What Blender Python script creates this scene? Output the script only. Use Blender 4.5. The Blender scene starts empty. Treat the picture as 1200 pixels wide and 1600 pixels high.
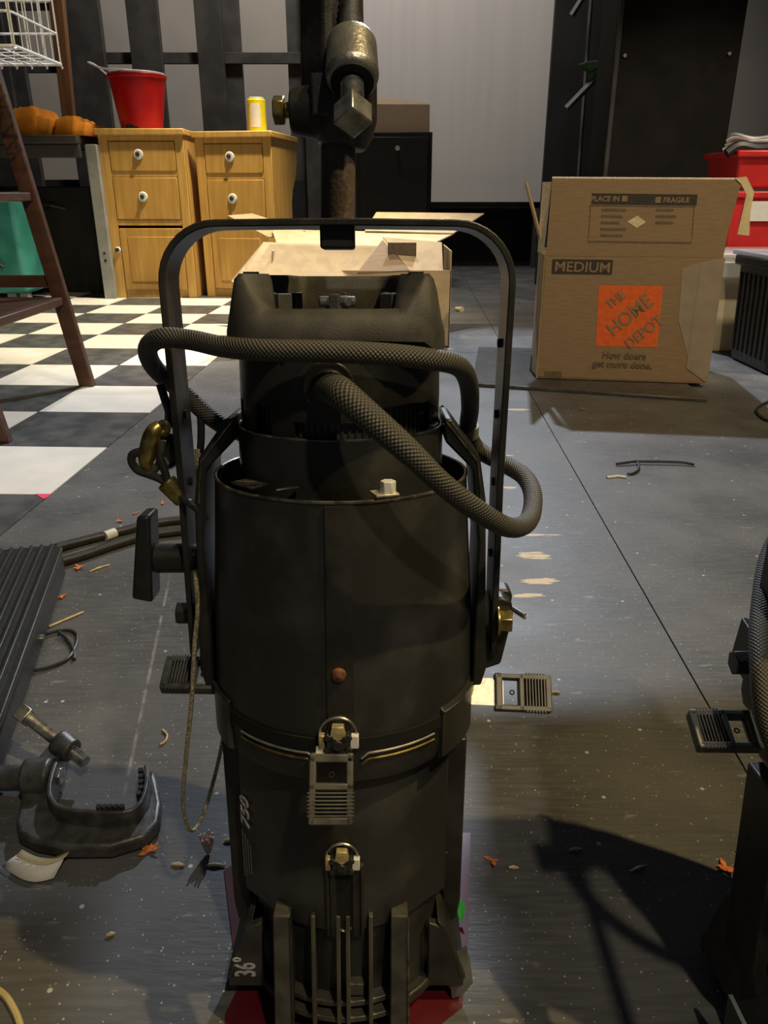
import bpy, bmesh, math, random
from math import sin, cos, pi, radians as R
from mathutils import Vector as V, Matrix as M4

random.seed(7)
S = bpy.context.scene
C = S.collection
# ------------------------------------------------------------------ camera
PITCH, CAMH, FPX = R(22.5), 0.56, 1200.0
cam = bpy.data.cameras.new('camera'); camo = bpy.data.objects.new('camera', cam); C.objects.link(camo)
cam.sensor_fit = 'VERTICAL'; cam.sensor_height = 36.0; cam.lens = 36.0 * FPX / 1600.0
cam.clip_start = 0.02; cam.clip_end = 60
camo.location = (0, 0, CAMH); camo.rotation_euler = (pi / 2 - PITCH, 0, 0)
cam.dof.use_dof = False
S.camera = camo
# ------------------------------------------------------------------ world and exposure
w = bpy.data.worlds.new('world'); S.world = w; w.use_nodes = True
w.node_tree.nodes['Background'].inputs[0].default_value = (0.75, 0.85, 1.0, 1)
w.node_tree.nodes['Background'].inputs[1].default_value = 0.035
S.view_settings.view_transform = 'Standard'; S.view_settings.look = 'None'
S.view_settings.exposure = 0.0; S.view_settings.gamma = 1.0; S.view_settings.use_curve_mapping = False


# ------------------------------------------------------------------ lamps of the room and one added fill (all overhead, out of frame)
def lamp(name, loc, target, power, col, size, angle=None, blend=0.3):
    l = bpy.data.lights.new(name, 'SPOT' if angle else 'POINT')
    l.energy = power; l.color = col; l.shadow_soft_size = size
    if angle: l.spot_size = R(angle); l.spot_blend = blend
    o = bpy.data.objects.new(name, l); C.objects.link(o); o.location = loc
    o.rotation_euler = (V(target) - V(loc)).to_track_quat('-Z', 'Y').to_euler()
    return o


lamp('lamp_cool', (0.55, 4.4, 2.75), (0.22, 1.6, 0), 425, (0.80, 0.88, 1.0), 0.03, 60, 0.4)
lamp('lamp_front', (0.72, -0.90, 2.65), (0.2, 0.9, 0), 105, (1.0, 0.84, 0.58), 0.05, 95, 0.6)
lamp('lamp_side', (1.30, 0.12, 2.75), (0.3, 0.7, 0), 190, (1.0, 0.74, 0.32), 0.02, 110, 0.6)
lamp('lamp_rear', (-0.25, 4.05, 3.1), (-0.85, 3.84, 0.2), 700, (1.0, 0.84, 0.55), 0.05, 56, 0.7)
lamp('lamp_wall', (-0.25, 4.6, 3.4), (-0.4, 6.9, 0.9), 225, (1.0, 0.93, 0.86), 0.2, 120, 0.6)
lamp('lamp_left', (-1.2, 2.0, 3.1), (-1.05, 2.6, 0), 110, (0.97, 0.98, 1.0), 0.08, 62, 0.6)
lamp('fill_right', (2.3, 2.0, 2.9), (1.5, 3.3, 0.5), 250, (1.0, 0.86, 0.66), 0.06, 50, 0.6)  # added fill to brighten the totes at right rear, not a known lamp


# ------------------------------------------------------------------ helpers: picture ray -> real point at a real depth
def ray(x, y):
    a = (x - 600) / FPX; b = -(y - 800) / FPX
    return V((a, cos(PITCH) + b * sin(PITCH), -sin(PITCH) + b * cos(PITCH)))


def gp(x, y, z=0.0):
    r = ray(x, y); return V((0, 0, CAMH)) + r * ((z - CAMH) / r.z)


def at(x, y, Y):
    r = ray(x, y); return V((0, 0, CAMH)) + r * (Y / r.y)


# ------------------------------------------------------------------ materials
def mat(name, col, rough=0.5, metal=0.0, var=0.0, scale=40.0, bump=0.0, bscale=200.0, spec=0.5, col2=None, stretch=None, lo=0.4, hi=0.6):
    m = bpy.data.materials.new(name); m.use_nodes = True
    nt = m.node_tree; b = nt.nodes['Principled BSDF']
    b.inputs['Base Color'].default_value = (*col, 1); b.inputs['Roughness'].default_value = rough
    b.inputs['Metallic'].default_value = metal; b.inputs['Specular IOR Level'].default_value = spec
    tc = nt.nodes.new('ShaderNodeTexCoord'); mp = nt.nodes.new('ShaderNodeMapping')
    nt.links.new(tc.outputs['Object'], mp.inputs[0])
    if stretch: mp.inputs['Scale'].default_value = stretch
    if var or col2:
        n = nt.nodes.new('ShaderNodeTexNoise'); n.inputs['Scale'].default_value = scale; n.inputs['Detail'].default_value = 5
        nt.links.new(mp.outputs[0], n.inputs[0])
        r = nt.nodes.new('ShaderNodeValToRGB')
        c2 = col2 or tuple(min(1, c * (1 + var)) for c in col); c1 = col if col2 else tuple(c * (1 - var) for c in col)
        r.color_ramp.elements[0].position = lo; r.color_ramp.elements[1].position = hi
        r.color_ramp.elements[0].color = (*c1, 1); r.color_ramp.elements[1].color = (*c2, 1)
        nt.links.new(n.outputs[0], r.inputs[0]); nt.links.new(r.outputs[0], b.inputs['Base Color'])
    if bump:
        n2 = nt.nodes.new('ShaderNodeTexNoise'); n2.inputs['Scale'].default_value = bscale; n2.inputs['Detail'].default_value = 3
        nt.links.new(mp.outputs[0], n2.inputs[0])
        bp = nt.nodes.new('ShaderNodeBump'); bp.inputs['Strength'].default_value = bump; bp.inputs['Distance'].default_value = 0.002
        nt.links.new(n2.outputs[0], bp.inputs['Height']); nt.links.new(bp.outputs[0], b.inputs['Normal'])
    return m


def math_node(nt, op, a, b=None, clamp=False):
    n = nt.nodes.new('ShaderNodeMath'); n.operation = op; n.use_clamp = clamp
    for i, v in enumerate((a, b)):
        if v is None: continue
        if isinstance(v, (int, float)): n.inputs[i].default_value = v
        else: nt.links.new(v, n.inputs[i])
    return n.outputs[0]


def smooth_step(nt, v, lo, hi):
    n = nt.nodes.new('ShaderNodeMapRange'); n.interpolation_type = 'SMOOTHSTEP'
    nt.links.new(v, n.inputs[0]); n.inputs[1].default_value = lo; n.inputs[2].default_value = hi
    return n.outputs[0]


def mix_col(nt, f, a, b):
    n = nt.nodes.new('ShaderNodeMix'); n.data_type = 'RGBA'
    nt.links.new(f, n.inputs[0])
    for i, v in ((6, a), (7, b)):
        if isinstance(v, tuple): n.inputs[i].default_value = (*v, 1)
        else: nt.links.new(v, n.inputs[i])
    return n.outputs[2]


def floor_material():
    m = bpy.data.materials.new('black_painted_plywood'); m.use_nodes = True
    nt = m.node_tree; b = nt.nodes['Principled BSDF']
    geo = nt.nodes.new('ShaderNodeNewGeometry'); P = geo.outputs['Position']
    sx = nt.nodes.new('ShaderNodeSeparateXYZ'); nt.links.new(P, sx.inputs[0])

    def noise(scale, stretch=(1, 1, 1), detail=5):
        mp = nt.nodes.new('ShaderNodeMapping'); mp.inputs['Scale'].default_value = stretch
        nt.links.new(P, mp.inputs[0])
        n = nt.nodes.new('ShaderNodeTexNoise'); n.inputs['Scale'].default_value = scale; n.inputs['Detail'].default_value = detail
        nt.links.new(mp.outputs[0], n.inputs[0]); return n.outputs[0]
    grain = noise(22, (1, 9, 1), 7); blotch = noise(5.0); fine = noise(90, (1, 5, 1))
    c = mix_col(nt, smooth_step(nt, grain, 0.3, 0.75), (0.062, 0.064, 0.069), (0.105, 0.107, 0.112))
    c = mix_col(nt, smooth_step(nt, blotch, 0.35, 0.75), c, (0.125, 0.125, 0.127))
    # scuffs
    sc = math_node(nt, 'MULTIPLY', smooth_step(nt, noise(28, (1, 3, 1), 8), 0.64, 0.74), 0.5)
    c = mix_col(nt, sc, c, (0.30, 0.30, 0.30))
    # dust specks
    for scale, th, colr in ((55, 0.06, (0.55, 0.52, 0.46)), (15, 0.040, (0.62, 0.60, 0.55)), (110, 0.09, (0.4, 0.38, 0.34))):
        vo = nt.nodes.new('ShaderNodeTexVoronoi'); vo.voronoi_dimensions = '2D'; vo.inputs['Scale'].default_value = scale
        nt.links.new(P, vo.inputs[0])
        pick = smooth_step(nt, math_node(nt, 'FRACT', math_node(nt, 'MULTIPLY', vo.outputs['Color'], 7.31)), 0.70, 0.72)
        spk = math_node(nt, 'MULTIPLY', math_node(nt, 'SUBTRACT', 1.0, smooth_step(nt, vo.outputs['Distance'], th * 0.5, th)), pick)
        c = mix_col(nt, math_node(nt, 'MULTIPLY', spk, 0.8), c, colr)
    # worn patches where the paint is gone and the bare wood shows
    streak = noise(55, (0.35, 3.2, 1), 4)
    tot = None
    for (px, py, rx, ry) in ((835, 868, .036, .020), (845, 908, .040, .016), (828, 931, .034, .009), (842, 836, .05, .006), (805, 640, .05, .012), (790, 712, .025, .006), (700, 545, .03, .01), (790, 762, .03, .01)):
        g = gp(px, py)
        dx = math_node(nt, 'DIVIDE', math_node(nt, 'SUBTRACT', sx.outputs[0], g.x), rx)
        dy = math_node(nt, 'DIVIDE', math_node(nt, 'SUBTRACT', sx.outputs[1], g.y), ry)
        d = math_node(nt, 'SQRT', math_node(nt, 'ADD', math_node(nt, 'MULTIPLY', dx, dx), math_node(nt, 'MULTIPLY', dy, dy)))
        v = math_node(nt, 'SUBTRACT', 1.0, smooth_step(nt, d, 0.5, 1.35))
        tot = v if tot is None else math_node(nt, 'MAXIMUM', tot, v)
    wear = smooth_step(nt, math_node(nt, 'ADD', streak, math_node(nt, 'MULTIPLY', tot, 0.42)), 0.84, 0.88)
    c = mix_col(nt, wear, c, (0.62, 0.48, 0.26))
    # chalk line
    p0, p1 = gp(255, 950), gp(190, 1260)
    t = math_node(nt, 'SUBTRACT', sx.outputs[0], math_node(nt, 'ADD', p0.x, math_node(nt, 'MULTIPLY', math_node(nt, 'SUBTRACT', sx.outputs[1], p0.y), (p1.x - p0.x) / (p1.y - p0.y))))
    ln = math_node(nt, 'SUBTRACT', 1.0, smooth_step(nt, math_node(nt, 'ABSOLUTE', t), 0.0006, 0.0030))
    rng = math_node(nt, 'MULTIPLY', smooth_step(nt, sx.outputs[1], 0.58, 0.66), math_node(nt, 'SUBTRACT', 1.0, smooth_step(nt, sx.outputs[1], 1.0, 1.12)))
    ln = math_node(nt, 'MULTIPLY', math_node(nt, 'MULTIPLY', ln, rng), smooth_step(nt, noise(45), 0.38, 0.6))
    c = mix_col(nt, math_node(nt, 'MULTIPLY', ln, 0.38), c, (0.5, 0.5, 0.5))
    nt.links.new(c, b.inputs['Base Color'])
    rr = nt.nodes.new('ShaderNodeMapRange'); nt.links.new(blotch, rr.inputs[0]); rr.inputs[1].default_value = .3; rr.inputs[2].default_value = .7
    rr.inputs[3].default_value = 0.42; rr.inputs[4].default_value = 0.60
    nt.links.new(rr.outputs[0], b.inputs['Roughness'])
    bp = nt.nodes.new('ShaderNodeBump'); bp.inputs['Strength'].default_value = 0.22; bp.inputs['Distance'].default_value = 0.0015
    nt.links.new(math_node(nt, 'ADD', grain, fine), bp.inputs['Height']); nt.links.new(bp.outputs[0], b.inputs['Normal'])
    return m


def braid_material():
    m = bpy.data.materials.new('braided_sleeve'); m.use_nodes = True
    nt = m.node_tree; b = nt.nodes['Principled BSDF']
    uv = nt.nodes.new('ShaderNodeUVMap'); sx = nt.nodes.new('ShaderNodeSeparateXYZ'); nt.links.new(uv.outputs[0], sx.inputs[0])
    u = math_node(nt, 'MULTIPLY', sx.outputs[0], 2600.0); v = math_node(nt, 'MULTIPLY', sx.outputs[1], 2 * pi * 14)
    s1 = math_node(nt, 'SINE', u); s2 = math_node(nt, 'SINE', v)
    h = math_node(nt, 'MULTIPLY', math_node(nt, 'ADD', math_node(nt, 'MULTIPLY', s1, s2), 1.0), 0.5)
    nt.links.new(mix_col(nt, h, (0.018, 0.0175, 0.016), (0.125, 0.118, 0.10)), b.inputs['Base Color'])
    b.inputs['Roughness'].default_value = 0.55
    bp = nt.nodes.new('ShaderNodeBump'); bp.inputs['Strength'].default_value = 0.7; bp.inputs['Distance'].default_value = 0.001
    nt.links.new(h, bp.inputs['Height']); nt.links.new(bp.outputs[0], b.inputs['Normal'])
    return m


def wood(name, c1, c2, rough=0.45, stretch=(9, 9, 0.9), scale=4.0):
    return mat(name, c1, rough, col2=c2, scale=scale, stretch=stretch, bump=0.08, bscale=20, lo=.3, hi=.7)


FLOOR = floor_material(); BRAID = braid_material()
BLACK = mat('black_enamel', (0.022, 0.0215, 0.020), 0.40, var=0.4, scale=30, bump=0.12, bscale=900)
SHELL = mat('scuffed_black_enamel', (0.026, 0.0255, 0.024), 0.34, col2=(0.085, 0.082, 0.075), scale=18, lo=.5, hi=.85, bump=0.08, bscale=500)
FINM = mat('satin_black_aluminium', (0.085, 0.080, 0.066), 0.34, 0.25, var=0.25, scale=40)
KNOBG = mat('grey_plastic', (0.16, 0.155, 0.145), 0.5, var=0.1)
GRIP = mat('worn_black_plastic', (0.050, 0.048, 0.043), 0.42, col2=(0.10, 0.097, 0.085), scale=60)
PALEBRASS = mat('pale_brass', (0.55, 0.45, 0.24), 0.4, 0.5, var=0.2, scale=200)
TEXTURED = mat('textured_black_casting', (0.048, 0.046, 0.042), 0.58, var=0.25, scale=60, bump=0.22, bscale=1500)
PLASTIC = mat('black_plastic', (0.02, 0.02, 0.019), 0.45, var=0.2, scale=80, bump=0.1, bscale=700)
DARK = mat('dark_recess', (0.004, 0.004, 0.004), 0.8, var=0.2)
EDGE = mat('worn_edge_metal', (0.16, 0.15, 0.13), 0.35, 0.7, var=0.5, scale=120)
STEEL = mat('bare_steel', (0.42, 0.41, 0.39), 0.36, 0.9, var=0.3, scale=90, bump=0.1, bscale=400)
BOSS = mat('polished_cast_iron', (0.26, 0.25, 0.235), 0.36, 0.75, col2=(0.40, 0.39, 0.37), scale=50, bump=0.2, bscale=500)
CAST = mat('cast_iron', (0.085, 0.082, 0.078), 0.42, 0.55, col2=(0.15, 0.145, 0.138), scale=60, bump=0.16, bscale=600)
DARKCAST = mat('dark_cast_iron', (0.03, 0.03, 0.029), 0.45, 0.4, col2=(0.07, 0.068, 0.064), scale=50, bump=0.14, bscale=500)
BRASS = mat('dull_brass', (0.36, 0.28, 0.10), 0.32, 0.9, var=0.35, scale=120)
RUST = mat('rusty_pipe', (0.09, 0.072, 0.06), 0.6, 0.3, col2=(0.17, 0.11, 0.08), scale=60, bump=0.3, bscale=400)
RUSTY = mat('rust_orange', (0.16, 0.06, 0.028), 0.75, var=0.35, scale=300)
SILVER = mat('silver_blade', (0.62, 0.60, 0.54), 0.30, 0.85, var=0.2, scale=100)
CREAMMETAL = mat('bare_blade', (0.66, 0.62, 0.52), 0.4, 0.4, var=0.12, scale=200)
ROPE = mat('wire_rope', (0.58, 0.50, 0.33), 0.42, 0.7, var=0.4, scale=600, bump=0.8, bscale=1400)
SLEEVE = mat('black_sleeve', (0.025, 0.025, 0.026), 0.4, var=0.2, scale=300)
WHITEINK = mat('white_print', (0.55, 0.55, 0.53), 0.6, var=0.25, scale=500)
GREYINK = mat('faint_print', (0.13, 0.13, 0.13), 0.6, var=0.2, scale=500)
TILEW = mat('white_tile', (0.80, 0.78, 0.74), 0.38, var=0.05, scale=9, col2=None, bump=0.03)
TILEB = mat('black_tile', (0.055, 0.058, 0.064), 0.42, col2=(0.10, 0.10, 0.105), scale=14)
WALL = mat('grey_beige_wall', (0.42, 0.385, 0.335), 0.9, var=0.04, scale=3)
SCREEN = mat('pale_grey_panel', (0.50, 0.475, 0.445), 0.8, var=0.03, scale=2, stretch=(6, 1, .3))
MASK = mat('black_masking', (0.012, 0.012, 0.012), 0.8, var=0.3, scale=5)
STUD = mat('dark_painted_timber', (0.040, 0.037, 0.034), 0.7, var=0.25, scale=9)
OAK = wood('honey_birch', (0.46, 0.26, 0.06), (0.62, 0.38, 0.11))
OAKD = wood('honey_birch_panel', (0.42, 0.23, 0.05), (0.56, 0.33, 0.085))
MAHOG = wood('dark_brown_timber', (0.050, 0.022, 0.014), (0.095, 0.045, 0.028), 0.4, (1, 9, 9))
PINE = wood('brown_timber', (0.16, 0.075, 0.03), (0.26, 0.13, 0.055))
CARD = mat('cardboard', (0.255, 0.178, 0.116), 0.85, var=0.08, scale=20, stretch=(1, 1, 12))
CARDL = mat('pale_cardboard', (0.48, 0.36, 0.215), 0.85, var=0.08, scale=20)
CARDE = mat('cardboard_edge', (0.66, 0.56, 0.40), 0.9, var=0.15, scale=150)
INK = mat('dark_ink', (0.030, 0.027, 0.026), 0.7, var=0.15, scale=100)
INKL = mat('faded_ink', (0.13, 0.095, 0.065), 0.8, var=0.15, scale=100)
ORANGE = mat('orange_ink', (0.72, 0.125, 0.025), 0.75, var=0.08, scale=60)
RED = mat('red_plastic', (0.44, 0.007, 0.012), 0.35, var=0.08, scale=10)
REDBIN = mat('red_tote_plastic', (0.62, 0.025, 0.025), 0.4, var=0.08, scale=10)
WHITE = mat('white_plastic', (0.72, 0.72, 0.70), 0.4, var=0.05)
WIREW = mat('white_wire', (0.78, 0.78, 0.80), 0.4, var=0.05)
YELLOW = mat('yellow_label', (0.82, 0.68, 0.02), 0.4, var=0.05)
TEAL = mat('teal_paint', (0.028, 0.21, 0.19), 0.5, col2=(0.05, 0.29, 0.26), scale=8)
TEALD = mat('dark_teal_paint', (0.014, 0.085, 0.08), 0.6, var=0.25, scale=12)
GREY = mat('grey_metal_paint', (0.30, 0.31, 0.30), 0.45, 0.2, var=0.1, scale=14)
DIMGREY = mat('dim_grey_metal', (0.085, 0.085, 0.08), 0.6, var=0.15, scale=14)
CLOTH = mat('orange_cloth', (0.80, 0.28, 0.015), 0.9, var=0.15, scale=9, bump=0.3, bscale=80)
CREAM = mat('cream_plastic', (0.66, 0.57, 0.36), 0.5, var=0.05)
TAPE = mat('masking_tape', (0.68, 0.60, 0.38), 0.75, var=0.08, scale=60)
CLEARTAPE = mat('packing_tape', (0.30, 0.25, 0.21), 0.28, var=0.06, scale=20)
PAPER = mat('white_paper', (0.78, 0.76, 0.72), 0.7, var=0.03, scale=40)
PAPERT = mat('tan_paper', (0.50, 0.41, 0.22), 0.7, var=0.05, scale=40)
GEL = mat('red_gel', (0.085, 0.006, 0.011), 0.35, var=0.15, scale=9)
GREEN = mat('green_tape', (0.05, 0.55, 0.08), 0.6, var=0.1)
LEAFG = mat('green_fabric', (0.03, 0.075, 0.02), 0.8, var=0.2)
RUSTLEAF = mat('orange_feather', (0.70, 0.20, 0.05), 0.85, var=0.3, scale=300)
PINKF = mat('pale_pink_feather', (0.75, 0.55, 0.48), 0.9, var=0.15, scale=200)
PINK = mat('pink_paper', (0.75, 0.06, 0.15), 0.7, var=0.05)
SPLINT = mat('wood_splinter', (0.66, 0.52, 0.28), 0.8, var=0.15, scale=200)
CORDY = mat('pale_yellow_cord', (0.55, 0.45, 0.22), 0.6, var=0.1)
FOIL = mat('grey_foil', (0.25, 0.26, 0.25), 0.35, 0.6, var=0.3, scale=40)
GREENEDGE = mat('grey_green_edge', (0.10, 0.12, 0.095), 0.5, var=0.2, scale=60)
m = bpy.data.materials.new('clear_plastic'); m.use_nodes = True; b_ = m.node_tree.nodes['Principled BSDF']
b_.inputs['Base Color'].default_value = (0.85, 0.87, 0.90, 1); b_.inputs['Roughness'].default_value = 0.2
b_.inputs['Transmission Weight'].default_value = 0.6; CLEAR = m


# ------------------------------------------------------------------ mesh helpers
class MB:
    def __init__(self): self.b = bmesh.new(); self.uv = None

    def face(self, vs):
        try: return self.b.faces.new(vs)
        except ValueError: return None

    def box(self, c, s, rot=None, taper=1.0):
        c = V(c); rot = rot or M4.Identity(3); vs = []
        for k in (-1, 1):
            f = taper if k > 0 else 1.0
            for i, j in ((-1, -1), (1, -1), (1, 1), (-1, 1)):
                vs.append(self.b.verts.new(c + rot @ V((i * s[0] / 2 * f, j * s[1] / 2 * f, k * s[2] / 2))))
        for q in ((3, 2, 1, 0), (4, 5, 6, 7), (0, 1, 5, 4), (1, 2, 6, 5), (2, 3, 7, 6), (3, 0, 4, 7)): self.face([vs[i] for i in q])
        return self

    def extrude(self, pts, vec):
        a = [self.b.verts.new(V(p)) for p in pts]; z = [self.b.verts.new(V(p) + V(vec)) for p in pts]; n = len(a)
        self.face(a[::-1]); self.face(z)
        for i in range(n): self.face([a[i], a[(i + 1) % n], z[(i + 1) % n], z[i]])
        return self

    def sheet(self, quad, th):                                       # a bent or flat quad with a thickness
        q = [V(p) for p in quad]; n = (q[1] - q[0]).cross(q[-1] - q[0]).normalized() * th
        return self.extrude(q, n)

    def cyl(self, p0, p1, r0, r1=None, n=24):
        return self.tube([p0, p1], [r0, r0 if r1 is None else r1], n)

    def tube(self, path, r, n=10, closed=False):
        P = [V(p) for p in path]; k = len(P); rs = r if isinstance(r, (list, tuple)) else [r] * k
        if self.uv is None: self.uv = self.b.loops.layers.uv.new('UVMap')
        T = [((P[(i + 1) % k] if closed or i < k - 1 else P[i]) - (P[i - 1] if closed or i > 0 else P[i])).normalized() for i in range(k)]
        ref = V((0, 0, 1)) if abs(T[0].z) < 0.9 else V((1, 0, 0))
        N = (ref - T[0] * ref.dot(T[0])).normalized(); rings = []; L = [0]
        for i in range(k):
            if i: N = (N - T[i] * N.dot(T[i])).normalized(); L.append(L[-1] + (P[i] - P[i - 1]).length)
            B = T[i].cross(N)
            rings.append([self.b.verts.new(P[i] + (N * cos(2 * pi * j / n) + B * sin(2 * pi * j / n)) * rs[i]) for j in range(n)])
        for i in range(k if closed else k - 1):
            a, c = rings[i], rings[(i + 1) % k]; l0 = L[i]; l1 = L[i + 1] if i + 1 < k else L[i] + (P[0] - P[i]).length
            for j in range(n):
                f = self.face([a[j], a[(j + 1) % n], c[(j + 1) % n], c[j]])
                if f:
                    for lp, q in zip(f.loops, ((l0, j / n), (l0, (j + 1) / n), (l1, (j + 1) / n), (l1, j / n))): lp[self.uv].uv = q
        if not closed: self.face(rings[0][::-1]); self.face(rings[-1])
        return self

    def lathe(self, prof, n=48, a0=0.0, a1=360.0, c=(0, 0), sx=1.0, sy=1.0):   # closed loop profile of (radius, height); angle 0 looks to -y
        full = abs(a1 - a0) >= 360; k = n if full else n + 1; rings = []
        for i in range(k):
            a = R(a0 + (a1 - a0) * i / n)
            rings.append([self.b.verts.new(V((c[0] + sin(a) * r * sx, c[1] - cos(a) * r * sy, z))) for r, z in prof])
        q = len(prof)
        for i in range(n):
            A_, B_ = rings[i], rings[(i + 1) % k]
            for j in range(q): self.face([A_[j], B_[j], B_[(j + 1) % q], A_[(j + 1) % q]])
        if not full: self.face(rings[0]); self.face(rings[-1][::-1])
        return self

    def hexa(self, p0, p1, r, n=6): return self.tube([p0, p1], r, n)

    def build(self, name, m, parent=None, bevel=0.0, seg=2, smooth=True, angle=35, loc=None, rot=None):
        bmesh.ops.remove_doubles(self.b, verts=self.b.verts, dist=1e-7)
        bmesh.ops.recalc_face_normals(self.b, faces=self.b.faces)
        me = bpy.data.meshes.new(name); self.b.to_mesh(me); self.b.free()
        if smooth: me.shade_smooth(); me.set_sharp_from_angle(angle=R(angle))
        me.materials.append(m)
        o = bpy.data.objects.new(name, me); C.objects.link(o)
        if parent: o.parent = parent
        if loc: o.location = loc
        if rot: o.rotation_euler = rot
        if bevel:
            md = o.modifiers.new('bevel', 'BEVEL'); md.width = bevel; md.segments = seg; md.limit_method = 'ANGLE'; md.angle_limit = R(35)
            md.harden_normals = False
        return o


def spline(pts, n=8, closed=False):
    P = [V(p) for p in pts]; k = len(P); out = []
    for i in range(k if closed else k - 1):
        g = (lambda j: P[j % k]) if closed else (lambda j: P[max(0, min(k - 1, j))])
        p0, p1, p2, p3 = g(i - 1), g(i), g(i + 1), g(i + 2)
        for s in range(n):
            t = s / n
            out.append(0.5 * ((2 * p1) + (p2 - p0) * t + (2 * p0 - 5 * p1 + 4 * p2 - p3) * t * t + (3 * p1 - p0 - 3 * p2 + p3) * t ** 3))
    if not closed: out.append(P[-1])
    return out


def thread(mb, p0, p1, r, pitch, n=14):                              # a screw shank with real ridges
    p0, p1 = V(p0), V(p1); L = (p1 - p0).length; k = int(L / pitch * 2); path = []; rs = []
    for i in range(k + 1): path.append(p0.lerp(p1, i / k)); rs.append(r if i % 2 else r * 0.86)
    return mb.tube(path, rs, n)


def tag(o, label=None, cat=None, group=None, kind=None):
    if label: o['label'] = label
    if cat: o['category'] = cat
    if group: o['group'] = group
    if kind: o['kind'] = kind
    return o


def empty(name, loc=(0, 0, 0), rot=(0, 0, 0), label=None, cat=None, group=None):
    o = bpy.data.objects.new(name, None); C.objects.link(o); o.location = loc; o.rotation_euler = rot; o.empty_display_size = 0.05
    return tag(o, label, cat, group)


def text(name, body, size, m, parent, mtx, extrude=0.0003, align='CENTER', offset=0.0, sxy=(1, 1)):
    cu = bpy.data.curves.new(name, 'FONT'); cu.body = body; cu.size = size; cu.extrude = extrude; cu.align_x = align; cu.align_y = 'CENTER'
    cu.offset = offset; cu.resolution_u = 3
    t = bpy.data.objects.new(name, cu); C.objects.link(t)
    bpy.context.view_layer.update()
    me = bpy.data.meshes.new_from_object(t.evaluated_get(bpy.context.evaluated_depsgraph_get()))
    bpy.data.objects.remove(t); bpy.data.curves.remove(cu)
    me.transform(mtx @ M4.Diagonal((sxy[0], sxy[1], 1, 1))); me.materials.clear(); me.materials.append(m); me.name = name
    o = bpy.data.objects.new(name, me); C.objects.link(o); o.parent = parent
    return o


def frame(o, x, y):                                                  # matrix with origin o and the given x and y directions
    x = V(x).normalized(); y = V(y); y = (y - x * y.dot(x)).normalized(); z = x.cross(y)
    return M4(((x.x, y.x, z.x, o[0]), (x.y, y.y, z.y, o[1]), (x.z, y.z, z.z, o[2]), (0, 0, 0, 1)))


# ================================================================== SETTING
YAW = R(-2.2); T = 0.314; G0 = gp(78, 773)


def grid(i, j): return V((G0.x + (i * cos(YAW) - j * sin(YAW)) * T, G0.y + (i * sin(YAW) + j * cos(YAW)) * T, 0))


fl = tag(MB().box((0, 3.0, -0.045), (9, 9.5, 0.08)).build('floor', MASK, smooth=False), kind='structure')
# checkerboard tiles, each a piece of its own
tme = None
for i in range(-9, 0):
    for j in range(-1, 17):
        if tme is None:
            for mt in (TILEW, TILEB):
                o = MB().box((T / 2, T / 2, -0.0025), (T - 0.003, T - 0.003, 0.005)).build('floor_tile', mt, smooth=False)
                if tme is None: tme = {}
                tme[mt.name] = o.data; bpy.data.objects.remove(o)
        mt = TILEW if (i + j) % 2 else TILEB
        if j == -1 and i == -1: mt = TILEB
        o = bpy.data.objects.new('floor_tile', tme[mt.name]); C.objects.link(o); o.parent = fl
        o.location = grid(i, j); o.rotation_euler = (0, 0, YAW)
# black painted plywood panels with recessed joints
us_ = [(-9, -4.2), (-4.2, 0), (0, 3.45), (3.45, 7.1), (7.1, 12)]
for a, b in us_:
    rows = [(-7.5, 4.9), (4.9, 10.0), (10.0, 16.9)] if a >= 0 else [(-7.5, -1)]
    for c, d in rows:
        if a < 0 and c >= -1: continue
        g = 0.0011 / T
        q = [grid(a + g, c + g), grid(b - g, c + g), grid(b - g, d - g), grid(a + g, d - g)]
        MB().extrude([p + V((0, 0, -0.012)) for p in q], (0, 0, 0.012)).build('plywood_panel', FLOOR, fl, smooth=False)

tag(MB().box((0, 7.0, 1.6), (9, 0.1, 3.2)).build('wall_back', WALL, smooth=False), kind='structure')
tag(MB().box((-4.4, 2.6, 1.6), (0.1, 8.8, 3.2)).build('wall_left', MASK, smooth=False), kind='structure')
tag(MB().box((4.4, 2.6, 1.6), (0.1, 8.8, 3.2)).build('wall_right', MASK, smooth=False), kind='structure')
a, b = at(560, 330, 6.9), at(1205, 330, 6.9)
tag(MB().box(((a.x + 2.9) / 2, 6.92, 0.235), (2.9 - a.x, 0.05, 0.47)).build('baseboard_back', MASK, smooth=False), kind='structure')

# pale upright panel behind everything
q = [at(590, 318, 6.55), at(852, 318, 6.55), at(897, -60, 6.55), at(578, -60, 6.55)]
pn = empty('projection_screen', (0, 0, 0), label='tall pale grey screen panel standing behind the black cabinet', cat='screen')
xl, xr = at(680, 318, 6.55).x - 0.62, at(847, 314, 6.55).x
zb = at(760, 316, 6.55).z
MB().box(((xl + xr) / 2, 6.57, (zb + 3.0) / 2), (xr - xl, 0.03, 3.0 - zb)).build('panel_face', SCREEN, pn, 0.003)
MB().box((xl - 0.03, 6.57, 1.5), (0.05, 0.05, 3.0)).build('panel_post', GREY, pn, 0.003)
MB().box((xr - 0.03, 6.60, 1.5), (0.04, 0.03, 3.0)).build('panel_post', STUD, pn, 0.003)
MB().box(((xl + xr) / 2, 6.6, zb - 0.02), (xr - xl, 0.03, 0.05)).build('panel_rail', STUD, pn, 0.003)

# black timber frame with pale openings on the left
fr = empty('timber_frame', (0, 0, 0), label='black open timber frame standing behind the wooden cabinets', cat='frame')
YF = 5.64


def post(xa, xb, y=100, m_=STUD, Y=YF, name='post'):
    p, q = at(xa, y, Y), at(xb, y, Y)
    return MB().box(((p.x + q.x) / 2, Y + 0.02, .93), (q.x - p.x, 0.05, 1.86)).build(name, m_, fr, 0.003)


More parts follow.
